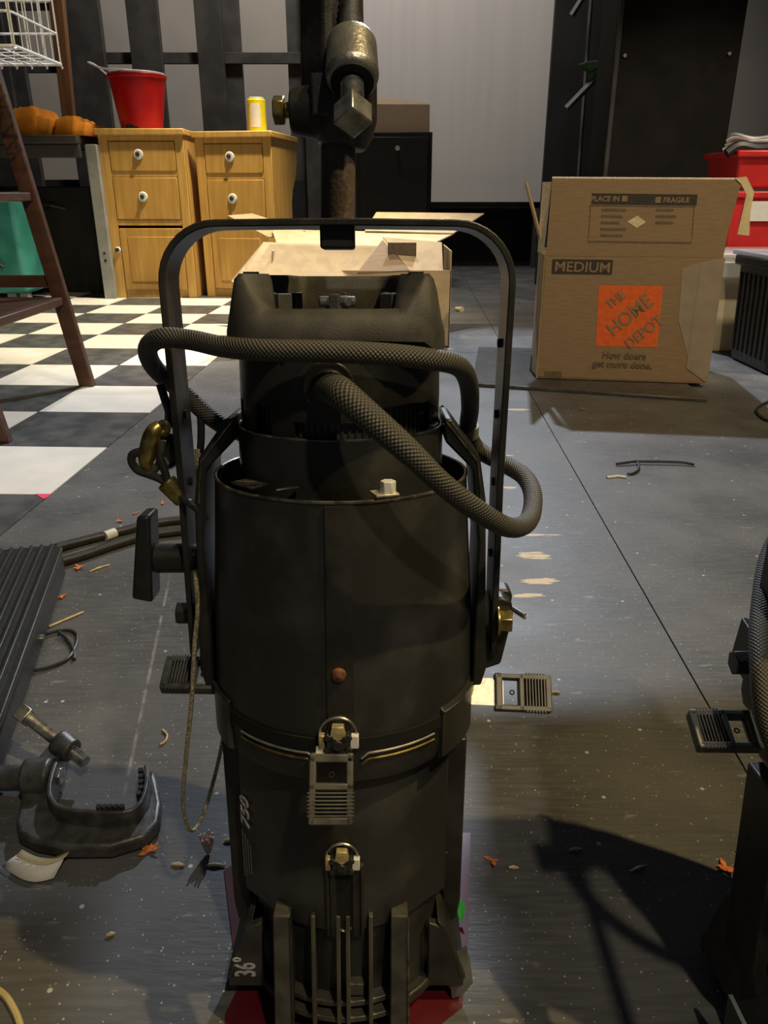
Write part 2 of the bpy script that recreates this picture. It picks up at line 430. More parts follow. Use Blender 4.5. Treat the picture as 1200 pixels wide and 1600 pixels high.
for xa, xb, dy in ((-70, 14, 0), (14, 38, .03), (98, 165, 0), (206, 254, .015), (310, 350, 0), (350, 378, .12), (450, 474, .12), (473, 566, 0.0)):
    post(xa, xb, Y=YF + dy)
for (y0, y1, xa, xb) in ((82, 100, 150, 470), (101, 114, 20, 130), (5, 16, 20, 140)):
    p, q = at(xa, y0, YF + .08), at(xb, y1, YF + .08)
    MB().box(((p.x + q.x) / 2, YF + .085, (p.z + q.z) / 2), (q.x - p.x, 0.03, p.z - q.z)).build('rail', STUD, fr, 0.003)
p, q = at(-80, 265, YF + .1), at(575, 300, YF + .1)
MB().box(((p.x + q.x) / 2, YF + .1, .33), (q.x - p.x, 0.03, .64)).build('lower_board', MASK, fr, 0.003)

# dark column and the gap beside it
col = empty('black_column', (0, 0, 0), label='wide black column behind the large upright cardboard box', cat='column')
p, q = at(948, 200, 4.1), at(1139, 200, 4.1)
CX = (p.x + q.x) / 2
MB().box((CX, 4.25, 1.4), (q.x - p.x, 0.3, 2.8)).build('casing', mat('column_paint', (0.010, 0.0085, 0.007), 0.7, var=0.25, scale=6, spec=0.15), col, 0.006)
MB().box((p.x + 0.012, 4.093, 1.4), (0.02, 0.02, 2.8)).build('corner_strip', STUD, col, 0.002)
for px, py in ((976, 87), (1139, 84)):
    s = at(px, py, 4.1); MB().cyl((s.x, 4.105, s.z), (s.x, 4.092, s.z), 0.008, n=10).build('screw', STEEL, col)
gapw = empty('equipment_rack', (0, 0, 0), label='dark metal rack in the gap between pale panel and black column', cat='rack')
p, q = at(885, 170, 5.0), at(962, 90, 5.0)
MB().tube([p, q], 0.020, 4).build('brace', DIMGREY, gapw, 0.002)
MB().tube([at(893, 25, 5.0), at(918, -15, 5.0)], 0.018, 4).build('brace', DIMGREY, gapw, 0.002)
MB().tube([at(903, 290, 5.05), at(925, -20, 5.05)], 0.012, 4).build('upright', DIMGREY, gapw, 0.002)
p = at(905, 290, 5.05)
MB().tube([V((p.x - .002, 5.05, 0)), p], 0.012, 4).build('upright', DIMGREY, gapw, 0.002)
MB().box((p.x + .14, 5.35, 1.3), (.62, 0.04, 2.6)).build('back_panel', MASK, gapw, 0.003)
g = at(928, 97, 4.98)
tag(MB().extrude([at(905, 100, 4.97), at(916, 96, 4.97), at(950, 92, 4.97), at(943, 104, 4.97), at(922, 114, 4.97)], (0, 0.05, 0)).build('green_cloth', LEAFG, bevel=0.006), 'small dark green cloth resting on the grey diagonal brace', 'cloth')

# ================================================================== STAGE LIGHT
LEAN = R(6); FO = V((-.028, .44, 0.009))


def lw(x, y, wv=0.0):                                                # picture point -> fixture point (u, -w, s) on the plane w in front of its axis
    A_ = V((0, sin(LEAN), cos(LEAN))); W_ = V((0, -cos(LEAN), sin(LEAN)))
    r = ray(x, y); o = V((0, 0, CAMH)); t = ((FO + W_ * wv - o).dot(W_)) / r.dot(W_); p = o + r * t - FO
    return V((p.x, -wv, p.dot(A_)))


def L(u, wv, s): return V((u, -wv, s))


def pol(a, r, s): return V((sin(R(a)) * r, -cos(R(a)) * r, s))      # angle 0 looks at the camera, positive to the right


def shutter(parent, mtx, plen=0.022, metal=CREAMMETAL):
    """a shutter blade with its plastic grip; blade leaves the gate along +x of mtx, grip face looks along +z"""
    bl = MB().box((plen * .3, 0, 0), (plen * 1.9, .019, .0012)).build('shutter_blade', metal, parent)
    bl.matrix_local = mtx
    x0, x1, hw, t = plen - .002, plen + .038, .0130, .0042
    gm = MB()
    gm.box((x0 + .003, 0, 0), (.005, 2 * hw, 2 * t))
    for s_ in (-1, 1): gm.box(((x0 + x1) / 2, s_ * (hw - .002), 0), (x1 - x0, .004, 2 * t))
    gm.box((x0 + .019, 0, 0), (.004, 2 * hw, 2 * t)); gm.box((x1 - .002, 0, 0), (.0045, 2 * hw * .92, 2 * t))
    gm.box(((x0 + .02 + x1) / 2, 0, -.0012), (x1 - x0 - .02, 2 * hw - .004, t))
    g_ = gm.build('grip', GRIP, bl, 0.0009)
    rb = MB()
    for k in range(7):
        xx = x0 + .0225 + k * .0021
        rb.box((xx, 0, .0022), (.0010, 2 * hw + .0016, .0042))
    rb.build('grip_ribs', GRIP, bl, 0.0002)
    MB().tube([pol(a, .0014, 0) + V((x0 + .0125, 0, .0010)) if False else V((x0 + .0125 + .0015 * cos(R(a)), .0015 * sin(R(a)), .0009)) for a in range(0, 360, 45)], .0005, 5, True).build('rivet', DARK, bl)
    return bl


def make_light(loc, label, full=True, yoke_tilt=0.0, rz=0.0):
    rt = empty('stage_light', loc, (-LEAN, 0, rz), label, 'stage light')
    # --- gel holder and lens tube
    mb = MB()
    mb.lathe([(.066, .012), (.072, .012), (.072, .095), (.066, .095)], 40)
    mb.build('lens_tube', BLACK, rt)
    mb = MB().lathe([(.060, .003), (.0795, .003), (.0795, .011), (.060, .011)], 40)
    mb.build('colour_frame_holder', BLACK, rt, 0.002)
    for s_ in (-1, 1):
        pl = [(s_ * .060, .062), (s_ * .070, .058), (s_ * .0868, .010), (s_ * .0868, .004), (s_ * .060, .004)]
        mb = MB().extrude([V((u, -.050, z)) for u, z in pl], (0, .007, 0)).extrude([V((u, .045, z)) for u, z in pl], (0, .007, 0))
        mb.extrude([V((s_ * .0665, -.050, .063)), V((s_ * .0715, -.050, .0595)), V((s_ * .0885, -.050, .0105)), V((s_ * .0830, -.050, .0105))], (0, .102, 0))
        mb.build('flared_wing', TEXTURED if s_ < 0 else BLACK, rt, 0.0012)
    for u0 in (-.0415, .0385):
        mb = MB().extrude([V((u0 - .0064, -.087, .003)), V((u0 + .0064, -.087, .003)), V((u0 + .0058, -.0745, .092)), V((u0 - .0058, -.0745, .092))], (0, .020, 0))
        MB().tube([V((u0 + .0064, -.0872, .004)), V((u0 + .0058, -.0748, .091))], .0007, 5).build('worn_edge', EDGE if u0 > 0 else BLACK, rt)
        mb.build('lens_post', TEXTURED, rt, 0.001)
    for u0 in (-.0200, -.0030, .0035, .0190):
        MB().extrude([V((u0 - .0014, -.086, .004)), V((u0 - .0014, -.086, .030)), V((u0 - .0014, -.077, .094)), V((u0 - .0014, -.066, .094)), V((u0 - .0014, -.066, .004))], (.0028, 0, 0)).build('cooling_fin', FINM, rt, 0.0005)
    mb = MB()
    for r_, z_ in ((.082, .009), (.080, .021)): mb.lathe([(r_ - .010, z_ - .002), (r_, z_ - .002), (r_, z_ + .0025), (r_ - .010, z_ + .0025)], 24, -34, 32)
    mb.box((.0085, -.073, .032), (.011, .010, .010)); mb.build('lens_ring', FINM, rt, 0.0006)
    # --- barrel
    prof = [pol(a, .0755, 0) for a in range(-48, 49, 6)]
    half = [(p.x, p.y) for p in prof] + [(.0725, -.036), (.0735, -.024), (.0735, .024), (.050, .058)]
    poly = half + [(-.050, .058), (-.0735, .024), (-.0735, -.024), (-.0725, -.036)]
    mb = MB().extrude([V((x * .96, y * .96, .076)) for x, y in poly], (0, 0, .004))
    mb.extrude([V((x, y, .080)) for x, y in poly], (0, 0, .125)); mb.build('barrel', SHELL, rt, 0.0012, angle=25)
    for s_ in (-1, 1):
        pl = [(s_ * .072, .032), (s_ * .083, .038), (s_ * .0855, .055), (s_ * .0865, .195), (s_ * .072, .195)]
        mb = MB().extrude([V((u, -.022, z)) for u, z in pl], (0, .044, 0)); mb.build('side_fin', BLACK, rt, 0.0015)
        if s_ > 0:
            q = lw(689, 1328, .0225); MB().tube([q, q + V((0, -.0008, 0))], .0042, 14).build('bolt_hole', DARK, rt)
            MB().tube([q + V((.0044 * cos(R(a)), -.001, .0044 * sin(R(a)))) for a in range(190, 351, 16)], .0006, 5).build('hole_rim', EDGE, rt)
    mb = MB()
    for u0 in (-.0095, .0135): mb.box((u0, -.0765, .108), (.0022, .004, .058))
    mb.box((-.0062, -.0757, .106), (.004, .003, .058)); mb.box((.0095, -.0757, .106), (.005, .003, .058))
    mb.build('focus_rail', BLACK, rt, 0.0005)
    mb = MB().box((.0015, -.0756, .107), (.0095, .0012, .044)); mb.build('focus_slot', DARK, rt)
    MB().tube([V((.0015 + .0042 * cos(R(a)), -.0768, .086 + .0042 * sin(R(a)))) for a in range(200, 341, 14)], .0009, 6).build('slot_rim', EDGE, rt)
    # --- gate with its band
    mb = MB().lathe([(.060, .188), (.0745, .196), (.0855, .206), (.0885, .214), (.0895, .234), (.0865, .2385), (.060, .2385)], 56)
    mb.build('gate', BLACK, rt, angle=25)
    for z_, r_ in ((.2275, .0900), (.2225, .0898)):
        MB().tube([pol(a, r_, z_ - .0000) for a in range(-46, 43, 4) if not -7 < a < 10], .0007, 6).build('slot_edge', BRASS, rt) if False else None
    for rng in (range(-45, -7, 3), range(9, 43, 3)):
        for z_ in (.2280, .2238):
            MB().tube([pol(a, .0896, z_ - .0035 * (abs(a) < 12)) for a in rng], .00075, 6).build('shutter_edge', SILVER if z_ > .226 else BRASS, rt)
    mb = MB().lathe([(.0850, .2305), (.0900, .2305), (.0900, .2385), (.0850, .2385)], 30, -52, 46); mb.build('gate_slot', DARK, rt)
    for a0, a1 in ((46, 74), (-80, -54)):
        mb = MB().lathe([(.087, .2055), (.0918, .2085), (.0918, .2415), (.087, .2450)], 8, a0, a1); mb.build('gate_clip', SHELL, rt, 0.0008)
        MB().tube([pol(a0 + (a1 - a0) * i / 8, .0920, .2415) for i in range(9)], .0006, 5).build('clip_edge', EDGE, rt)
    # --- reflector housing
    t_ = .0016
    mb = MB().lathe([(.0885, .2385), (.0895, .250), (.0875, .30), (.0845, .345), (.0822, .384), (.0822 - t_, .384), (.0845 - t_, .345), (.0875 - t_, .30), (.0895 - t_, .250), (.0885 - t_, .2385)], 64)
    mb.build('housing', SHELL, rt, angle=30)
    MB().tube([pol(a, .0818, .3848) for a in range(0, 360, 6)], .0011, 6, True).build('housing_rim', EDGE, rt)
    mb = MB()
    P_ = [(.0890, .240), (.0896, .250), (.0876, .30), (.0846, .345), (.0823, .383)]
    for (r0, z0), (r1, z1) in zip(P_, P_[1:]): mb.lathe([(r0 - .001, z0), (r0 + .0016, z0), (r1 + .0016, z1), (r1 - .001, z1)], 5, -3.6, 6.4)
    mb.build('seam_strip', BLACK, rt)
    MB().lathe([(.0001, 0), (.0046, 0), (.0038, .0026), (.0018, .0036), (.0001, .0040)], 16).build('rivet', RUSTY, rt, loc=pol(.9, .0893, .2822), rot=(R(90), 0, 0))
    # --- inner shield, neck and cap
    mb = MB().lathe([(.0660, .345), (.0660, .4165), (.0645, .4165), (.0645, .345)], 48); mb.build('inner_shield', SHELL, rt)
    MB().tube([pol(a, .0653, .4167) for a in range(0, 360, 6)], .0008, 6, True).build('shield_rim', EDGE, rt)
    mb = MB().lathe([(.0560, .375), (.0580, .375), (.0580, .440), (.0560, .440)], 44); mb.build('reflector_collar', CAST, rt)
    mb = MB()
    for a in range(0, 360, 4): mb.box(pol(a, .0585, .424), (.0016, .0016, .022), M4.Rotation(R(a), 3, 'Z'))
    mb.build('collar_ribs', DARKCAST, rt)
    mb = MB().lathe([(.0618, .4345), (.0635, .4345), (.0628, .470), (.0610, .470)], 48)
    for a0, a1 in ((-36, -22), (-62, -50), (62, 82), (98, 130), (150, 175), (190, 230), (250, 285)): mb.lathe([(.0618, .4160), (.0634, .4160), (.0634, .4345), (.0618, .4345)], 5, a0, a1)
    mb.lathe([(.0618, .4265), (.0636, .4265), (.0636, .4345), (.0618, .4345)], 14, -24, 30)
    mb.build('neck', BLACK, rt)
    mb = MB().lathe([(.0001, .462), (.0605, .462), (.0605, .4655), (.0001, .4655)], 40); mb.build('neck_top', BLACK, rt)
    q = L(-.003, .0625, .4475)
    mb = MB().tube([q + V((0, .004, 0)), q + V((0, -.004, 0))], .0145, 28).tube([q, q + V((.0015, -.0085, 0))], [.0108, .0095], 24); mb.build('cable_gland', PLASTIC, rt, 0.0008)
    # cap: hollow bowl with four corner lugs, front edge lower than the back
    N_ = 72; om = []; mb = MB()

    def sup(a, r):                                                   # rounded square outline
        c_, s_ = abs(cos(R(a))), abs(sin(R(a))); return r / (c_ ** 5 + s_ ** 5) ** .2
    rings = []
    for i in range(N_):
        a = 360 * i / N_; ca = cos(R(a))
        lug = math.exp(-((abs(abs((a + 180) % 360 - 180) - 48) / 9.0) ** 4)); lug = max(lug, math.exp(-((abs(abs((a + 180) % 360 - 180) - 132) / 14) ** 4)))
        top = .4890 + .0190 * lug if ca > 0 else .4890 + .0190 * lug + .0185 * (1 - lug) * min(1, -ca * 2.2)
        bot = .4725 - .0075 * (1 - max(0.0, ca) ** .6 if ca > 0 else 1)
        if 40 < abs((a + 180) % 360 - 180) < 75: bot -= .004
        ro_b, ro_t = sup(a, .0645), sup(a, .0590); ri = min(sup(a, .0505), .0575) - .0065 * lug
        rings.append([pol(a, ro_b, bot), pol(a, ro_b * .995, bot + .010), pol(a, ro_t + .001, top - .003), pol(a, ro_t - .0022, top), pol(a, ri + .002, top), pol(a, ri, top - .003), pol(a, ri - .003, .4745), pol(a, ro_b - .004, bot)])
    vr = [[mb.b.verts.new(p) for p in r_] for r_ in rings]
    for i in range(N_):
        A_, B_ = vr[i], vr[(i + 1) % N_]
        for j in range(8): mb.face([A_[j], B_[j], B_[(j + 1) % 8], A_[(j + 1) % 8]])
    cap = mb.build('cap', TEXTURED, rt, angle=50)
    mb = MB().lathe([(.0001, .4725), (.0505, .4725), (.0505, .4755), (.0001, .4755)], 40)
    for a in range(0, 360, 45): mb.box(pol(a, .044, .486), (.006, .010, .022), M4.Rotation(R(a), 3, 'Z'))
    mb.build('cap_floor', TEXTURED, cap, 0.0006)
    mb = MB().lathe([(.0001, .4755), (.0075, .4755), (.0075, .4920), (.0001, .4920)], 16, c=(-.002, .016))
    for k in range(6):
        a = R(k * 60 + 12); mb.tube([V((-.002, .016, .4915)), V((-.002 + .0118 * cos(a), .016 + .0118 * sin(a), .4915))], [.0040, .0034], 8)
    mb.build('cap_knob', KNOBG, cap, 0.0008)
    for u0 in (-.047, .046): MB().box((u0, -.0415, .5083), (.0085, .0035, .0012)).build('lug_slot', DARK, cap)
    mb = MB().box((-.027, -.0605, .4685), (.0022, .0015, .006), M4.Rotation(R(-18), 3, 'Y')); mb.box((-.0225, -.0605, .4680), (.0018, .0015, .005), M4.Rotation(R(-18), 3, 'Y'))
    mb.build('cap_spring', STEEL, cap)
    # --- side rails that carry the yoke
    for s_ in (-1, 1):
        pl = [(s_ * .0650, .4225), (s_ * .0700, .4225), (s_ * .0885, .3975), (s_ * .0930, .3700), (s_ * .0975, .2500), (s_ * .0945, .2380), (s_ * .0880, .2380), (s_ * .0890, .34), (s_ * .0840, .3900), (s_ * .0660, .4080)]
        mb = MB().extrude([V((u, -.024, z)) for u, z in pl], (0, .048, 0)); rl = mb.build('side_rail', BLACK, rt, 0.0016)
        MB().tube([V((s_ * .0665, -.0245, .4205)), V((s_ * .0868, -.0245, .3955)), V((s_ * .0900, -.0245, .368))], .0007, 5).build('rail_edge', EDGE, rl)
        MB().tube([V((s_ * .0665, .0245, .4228)), V((s_ * .0868, .0245, .3985)), V((s_ * .0900, .0245, .3740))], .0016, 6).build('rail_edge', BLACK, rl)
    # rim clips
    q = pol(21, .0790, .387)
    mb = MB().box(q + V((0, .002, .0008)), (.014, .012, .0014), M4.Rotation(R(20), 3, 'Z')); c_ = mb.build('rim_clip', CREAMMETAL, rt, 0.0004)
    MB().hexa(q + V((.002, .001, .001)), q + V((.002, .001, .0085)), .0046, 6).build('nut', WHITE, c_, 0.0006)
    mb = MB().box(pol(-42, .0765, .3895), (.020, .012, .0014), M4.Rotation(R(-42), 3, 'Z')).box(pol(-22, .074, .3895), (.0025, .014, .0014), M4.Rotation(R(-60), 3, 'Z'))
    mb.build('rim_clip', EDGE, rt, 0.0004)
    # --- yoke (flat steel strip)
    hw, tk, rc = .1033, .0042, .034; out = []
    top = .5365 - .2815; bot = -.024
    cl = [(-hw, bot), (-hw + .0005, .10), (-hw - .0015, top - rc)] + [(-hw - .0015 + rc - rc * cos(R(a)), top - rc + rc * sin(R(a))) for a in range(10, 91, 10)]
    cl = cl + [(0, top + .0008)] + [(-x, z) for x, z in cl[::-1]]
    n_ = len(cl); inn = []
    for i in range(n_):
        d = V((cl[min(i + 1, n_ - 1)][0] - cl[max(i - 1, 0)][0], cl[min(i + 1, n_ - 1)][1] - cl[max(i - 1, 0)][1])).normalized(); nn = V((d.y, -d.x))
        out.append((cl[i][0] - nn.x * tk / 2, cl[i][1] - nn.y * tk / 2)); inn.append((cl[i][0] + nn.x * tk / 2, cl[i][1] + nn.y * tk / 2))
    mb = MB(); Y0, Y1 = -.017, .017
    vv = [[mb.b.verts.new(V((o_[0], Y0, o_[1]))), mb.b.verts.new(V((o_[0], Y1, o_[1]))), mb.b.verts.new(V((i_[0], Y1, i_[1]))), mb.b.verts.new(V((i_[0], Y0, i_[1])))] for o_, i_ in zip(out, inn)]
    for i in range(n_ - 1):
        for j in range(4): mb.face([vv[i][j], vv[i + 1][j], vv[i + 1][(j + 1) % 4], vv[i][(j + 1) % 4]])
    mb.face(vv[0]); mb.face(vv[-1][::-1])
    yk = mb.build('yoke', BLACK, rt, 0.0008, loc=(0, 0, .2815), rot=(yoke_tilt, 0, 0))
    for s_ in (-1, 1):
        for z_ in (.045, .095, .140, .185): MB().tube([V((s_ * (hw - .0036), 0, z_)), V((s_ * (hw - .0012), 0, z_))], .0028, 12).build('hole', DARK, yk)
    # tilt knob (left), hex bolts, right bracket
    if full:
        mb = MB().cyl((-.128, 0, .3225), (-.098, 0, .3225), .0102, n=20)
        kn = mb.build('tilt_knob', PLASTIC, rt, 0.0008)
        mb = MB().extrude([V((-.1265, -.011, .3560)), V((-.1355, -.011, .3550)), V((-.1440, -.011, .2965)), V((-.1300, -.011, .2935))], (0, .022, 0)); mb.build('knob_bar', PLASTIC, kn, 0.0022)
    MB().hexa((-.1165, 0, .2815), (-.0985, 0, .2815), .0082, 6).build('pivot_bolt', DARKCAST, rt, 0.0008)
    mb = MB().extrude([V((.1000, -.012, .2960)), V((.1085, -.012, .2985)), V((.1150, -.012, .2950)), V((.1165, -.012, .2850)), V((.1095, -.012, .2480)), V((.0880, -.012, .2400)), V((.0880, -.012, .2620)), V((.1000, -.012, .2680))], (0, .024, 0)).extrude([V((.1150, 0, .2990)), V((.1175, 0, .2950)), V((.1130, 0, .2520)), V((.1040, 0, .2500)), V((.1040, 0, .2990))], (0, .016, 0))
    br = mb.build('pivot_bracket', BLACK, rt, 0.0018)
    MB().hexa((.1050, -.016, .2830), (.1148, -.017, .2830), .0080, 6).tube([V((.1040, -.016, .2830)), V((.1062, -.016, .2830))], .0105, 18).build('pivot_bolt', BRASS, br, 0.0006)
    # --- shutters
    shutter(rt, frame(L(.090, .010, .2262), V((1, 0, -.05)), V((0, .64, .77))), .018)
    shutter(rt, frame(L(-.086, .012, .2395), V((-1, 0, .02)), V((0, -.86, -.50))), .002 if full else .018, EDGE)
    shutter(rt, frame(L(-.0032, .0945, .2345), V((0, -.52, -.86)), V((1, 0, 0))), .0035, CREAMMETAL)
    # --- star knobs with their half washers
    for (u0, wv, s0, k_) in ((.0005, .0935, .2435, 1.0), (.0005, .0790, .1425, .93)):
        q = L(u0, wv, s0)
        mb = MB().tube([q + V((0, .006, -.004)), q + V((0, -.0035, -.004))], .0068 * k_, 20).tube([q + V((0, -.0035, -.004)), q + V((0, -.0052, -.004))], .0034 * k_, 16)
        for a in (38, 142, 218, 322): mb.box(q + V((.0068 * cos(R(a)), -.0005, -.004 + .0060 * sin(R(a)))) * 1.0, (.0058 * k_, .006, .0042 * k_), M4.Rotation(R(-a), 3, 'Y'))
        kb = mb.build('focus_knob', PLASTIC, rt, 0.0006)
        mb = MB().extrude([q + V((-.0035, -.003, .0075)), q + V((.0035, -.003, .0075)), q + V((.0047, -.003, .001)), q + V((0, -.0045, -.0012)), q + V((-.0047, -.003, .001))], (0, .005, 0)); mb.build('knob_wedge', PALEBRASS, kb, 0.0004)
        MB().tube([q + V((.0112 * k_ * cos(R(a)), .0018, .0112 * k_ * sin(R(a)))) for a in range(-22, 203, 15)], .0009, 6).build('knob_washer', STEEL, kb)
        MB().box(q + V((.0098 * k_, .0005, -.0035)), (.0052, .0045, .0088)).build('knob_tab', WHITE, kb, 0.0006)
        MB().box(q + V((-.0098 * k_, .0005, -.0035)), (.0036, .0045, .0092)).build('knob_tab', PALEBRASS, kb, 0.0006)
    return rt


hero = make_light(FO, 'black stage light standing lens down in the middle with a looped power cable')
# lettering on the barrel and on the wing
text('lettering', '750', .0165, WHITEINK, hero, frame(L(-.0690, .0410, .1490), V((0, 0, 1)), V((-.62, .78, 0))), .0002, offset=.0004)
for k in range(4):
    MB().box(L(-.0725 + .0022 * k, .0370 + .0024 * k, .112), (.0005, .0006, .040 - .005 * k)).build('small_print', GREYINK, hero)
text('lettering', '36°', .0215, WHITEINK, hero, frame(L(-.0730, .0507, .0230), V((0, 0, 1)), V((-1, 0, 0))), .0002, offset=.0004, sxy=(.62, 1))

# pipe stub, nut and clamp of the hero light
MB().cyl(L(0, 0, .5390), L(.0012, 0, .590), .0102, n=28).build('pipe_stub', RUST, hero)
mb = MB().box(L(0, 0, .5300), (.0205, .0205, .0150)).build('pipe_nut', BLACK, hero, 0.0016)
mb = MB()
mb.tube([L(.0030, 0, .5790), L(.0040, 0, .5860), L(.0045, 0, .5940), L(.0045, 0, .6160)], [.0135, .0175, .0195, .0195], 30)
mb.box(L(.0045, .006, .604), (.0350, .024, .022))
mb.cyl(L(-.004, 0, .5985), L(-.0265, 0, .5985), .0165, .0120, 22)
mb.extrude([L(-.0195, -.010, .600), L(.0165, -.010, .600), L(.0150, -.012, .720), L(-.0190, -.012, .720)], (0, .018, 0))
mb.extrude([L(-.0195, .004, .606), L(-.006, .012, .606), L(-.006, .012, .66), L(-.0195, -.002, .720), L(-.0195, -.012, .720)], (.006, 0, 0))
cl_ = mb.build('pipe_clamp', DARKCAST, hero, 0.0035, 3)
b0, b1 = L(.0100, .012, .6310), L(.0108, .030, .6070)
ax = (b1 - b0).normalized()
MB().cyl(b0 - ax * .002, b1, .0138, .0148, 30).build('clamp_boss', BOSS, cl_, 0.005, 3)
MB().tube([b1 - ax * .0012, b1 + ax * .0006], .0118, 24).build('boss_bore', DARK, cl_)
mb = MB(); thread(mb, b0 - ax * .075, b1 + ax * .016, .0064, .0022); mb.build('clamp_bolt', STEEL, cl_)
h0 = b1 + ax * .015; x_ = V((1, 0, .0)); f_ = frame(h0 + ax * .0075, ax, x_)
hb = MB().box((0, 0, 0), (.0135, .0150, .0150), M4.Rotation(R(45), 3, 'X')).build('bolt_head', STEEL, cl_, 0.0009); hb.matrix_local = f_
MB().hexa(L(-.0362, .001, .5990), L(-.0296, .001, .5990), .0080, 6).tube([L(-.0298, .001, .5990), L(-.020, .001, .5990)], .0045, 14).build('set_screw', BRASS, cl_, 0.0008)

# power cable wound around the light
pc = [L(-.003, .066, .4475), L(.002, .080, .4475), L(.011, .098, .4440), L(.038, .110, .4225), L(.058, .108, .4030), L(.078, .096, .3850), L(.100, .074, .3680), L(.116, .048, .3640), L(.1235, .020, .3720), L(.1215, -.004, .3790), L(.1100, -.0270, .3830), L(.0945, -.040, .390), L(.0865, -.032, .405), L(.0850, -.012, .4240), L(.0800, .018, .4440), L(.0705, .046, .4570), L(.0510, .068, .4630), L(.026, .0785, .4665), L(-.004, .0800, .4680), L(-.036, .0740, .4680), L(-.062, .0560, .4685), L(-.085, .037, .4710), L(-.104, .0290, .4715), L(-.1175, .0130, .4640), L(-.1195, -.006, .4500), L(-.109, -.0300, .4310), L(-.088, -.0410, .4080), L(-.062, -.0720, .385), L(-.030, -.098, .33)]
path = spline(pc, 9); n0 = len(path)
rs = [.0088 if i < 12 else (.0088 - (.0088 - .0060) * min(1, (i - 12) / 22)) for i in range(n0)]
MB().tube(path, rs, 18).build('power_cable', BRAID, hero)
q = [L(.0865, -.030, .409), L(.0868, -.0335, .401)]
MB().tube(q, .0072, 16).build('cable_collar', GREY, hero)

# safety cable
sc = empty('safety_cable', FO + V((-.105, 0, .25)), label='steel safety cable with a brass snap hook hanging on the left of the middle light', cat='safety cable')
off = FO + V((-.105, 0, .25)); RotL = M4.Rotation(-LEAN, 3, 'X')


def sw(x, y, wv=0.0): return FO + RotL @ lw(x, y, wv) - off


def sl(u, wv, s): return FO + RotL @ L(u, wv, s) - off


pth = spline([sw(312, 752, -.034), sw(310, 800, -.030), sl(-.1105, -.026, .335), sl(-.1085, -.0225, .315), sw(306, 905, .0235), sw(309, 950, .026), sw(304, 1010, .028), sw(299, 1100, .026), sw(291, 1180, .022), sw(286, 1250, .016), sw(294, 1293, .010), sw(308, 1292, -.002), sw(325, 1250, -.014), sw(340, 1195, -.028), sw(349, 1150, -.042), sw(353, 1110, -.060)], 7)
MB().tube(pth, .0016, 8).build('wire_rope', ROPE, sc)
MB().tube([sw(310, 700, -.034), sw(313, 735, -.034)], [.0030, .0036], 10).build('rope_end', ROPE, sc)
MB().tube([sw(313, 730, -.034), sw(315, 768, -.034)], [.0058, .0054], 14).build('ferrule', BRASS, sc, 0.0008)
MB().tube(spline([sw(303, 618, -.032), sw(313, 650, -.034), sw(314, 690, -.034), sw(311, 715, -.034)], 6), .0027, 10).build('rope_sleeve', SLEEVE, sc)
MB().tube(spline([sw(250, 600, .004), sw(258, 625, .004), sw(264, 645, .004), sw(262, 668, .006)], 6), .0028, 10).build('rope_sleeve', SLEEVE, sc)
hk = spline([sw(251, 664, .010), sw(240, 676, .012), sw(233, 700, .012), sw(229, 722, .012), sw(237, 737, .012)], 6)
MB().tube(hk, [.0036 + .0026 * sin(pi * min(1, i / (len(hk) - 1) * 1.1)) for i in range(len(hk))], 14).build('snap_hook', BRASS, sc)
MB().tube(spline([sw(251, 663, .012), sw(258, 661, .012), sw(262, 668, .012), sw(260, 675, .012), sw(252, 676, .012)], 5, True), .0022, 8, True).build('hook_eye', BRASS, sc)
MB().tube(spline([sw(237, 737, .012), sw(247, 728, .012), sw(252, 708, .012), sw(254, 688, .012)], 6), .0024, 9).build('hook_gate', CAST, sc)
MB().tube(spline([sw(258, 680, .002), sw(268, 705, -.002), sw(268, 718, -.004), sw(257, 724, -.002)], 6), [.0030] + [.0050] * 17 + [.0034], 10).build('hook_back', CAST, sc)
MB().tube(spline([sw(222, 705, .014), sw(208, 710, .014), sw(206, 722, .014), sw(216, 735, .014), sw(232, 741, .014), sw(250, 748, .014), sw(262, 757, .014)], 6), .0028, 9).build('rope_sleeve', SLEEVE, sc)
MB().tube(spline([sw(249, 712, .016), sw(256, 732, .016), sw(262, 750, .016), sw(268, 760, .016)], 6), .0026, 9).build('rope_sleeve', SLEEVE, sc)
MB().tube([sw(259, 752, .014), sw(286, 784, .014)], [.0068, .0050], 14).build('ferrule', BRASS, sc, 0.0012)
MB().tube(spline([sw(280, 776, .016), sw(297, 787, .022), sw(310, 797, .022), sw(322, 812, .020)], 6), .0026, 9).build('rope_sleeve', SLEEVE, sc)

# second stage light at the right edge of the picture
right = make_light(V((.338, .380, .009)), 'black stage light cut off by the right edge of the picture', False, R(104), 0)
right.rotation_euler.y = R(-0.5)
mb = MB().box((-.0975, -.035, .012), (.003, .03, .05)); mb.build('edge_strip', GREENEDGE, right)
pc2 = [L(-.03, -.1, .36), L(-.070, -.060, .335), L(-.098, -.010, .312), L(-.1115, .025, .290), L(-.1120, .045, .262), L(-.102, .065, .240), L(-.080, .085, .226), L(-.050, .100, .220), L(-.01, .115, .224)]
MB().tube(spline(pc2, 9), .0064, 16).build('power_cable', BRAID, right)

# stage lights hung overhead on a pipe; only their shadows fall into the picture
def dup(o, parent=None):
    c = o.copy(); C.objects.link(c); c.parent = parent
    for ch in list(o.children): dup(ch, c)
    return c


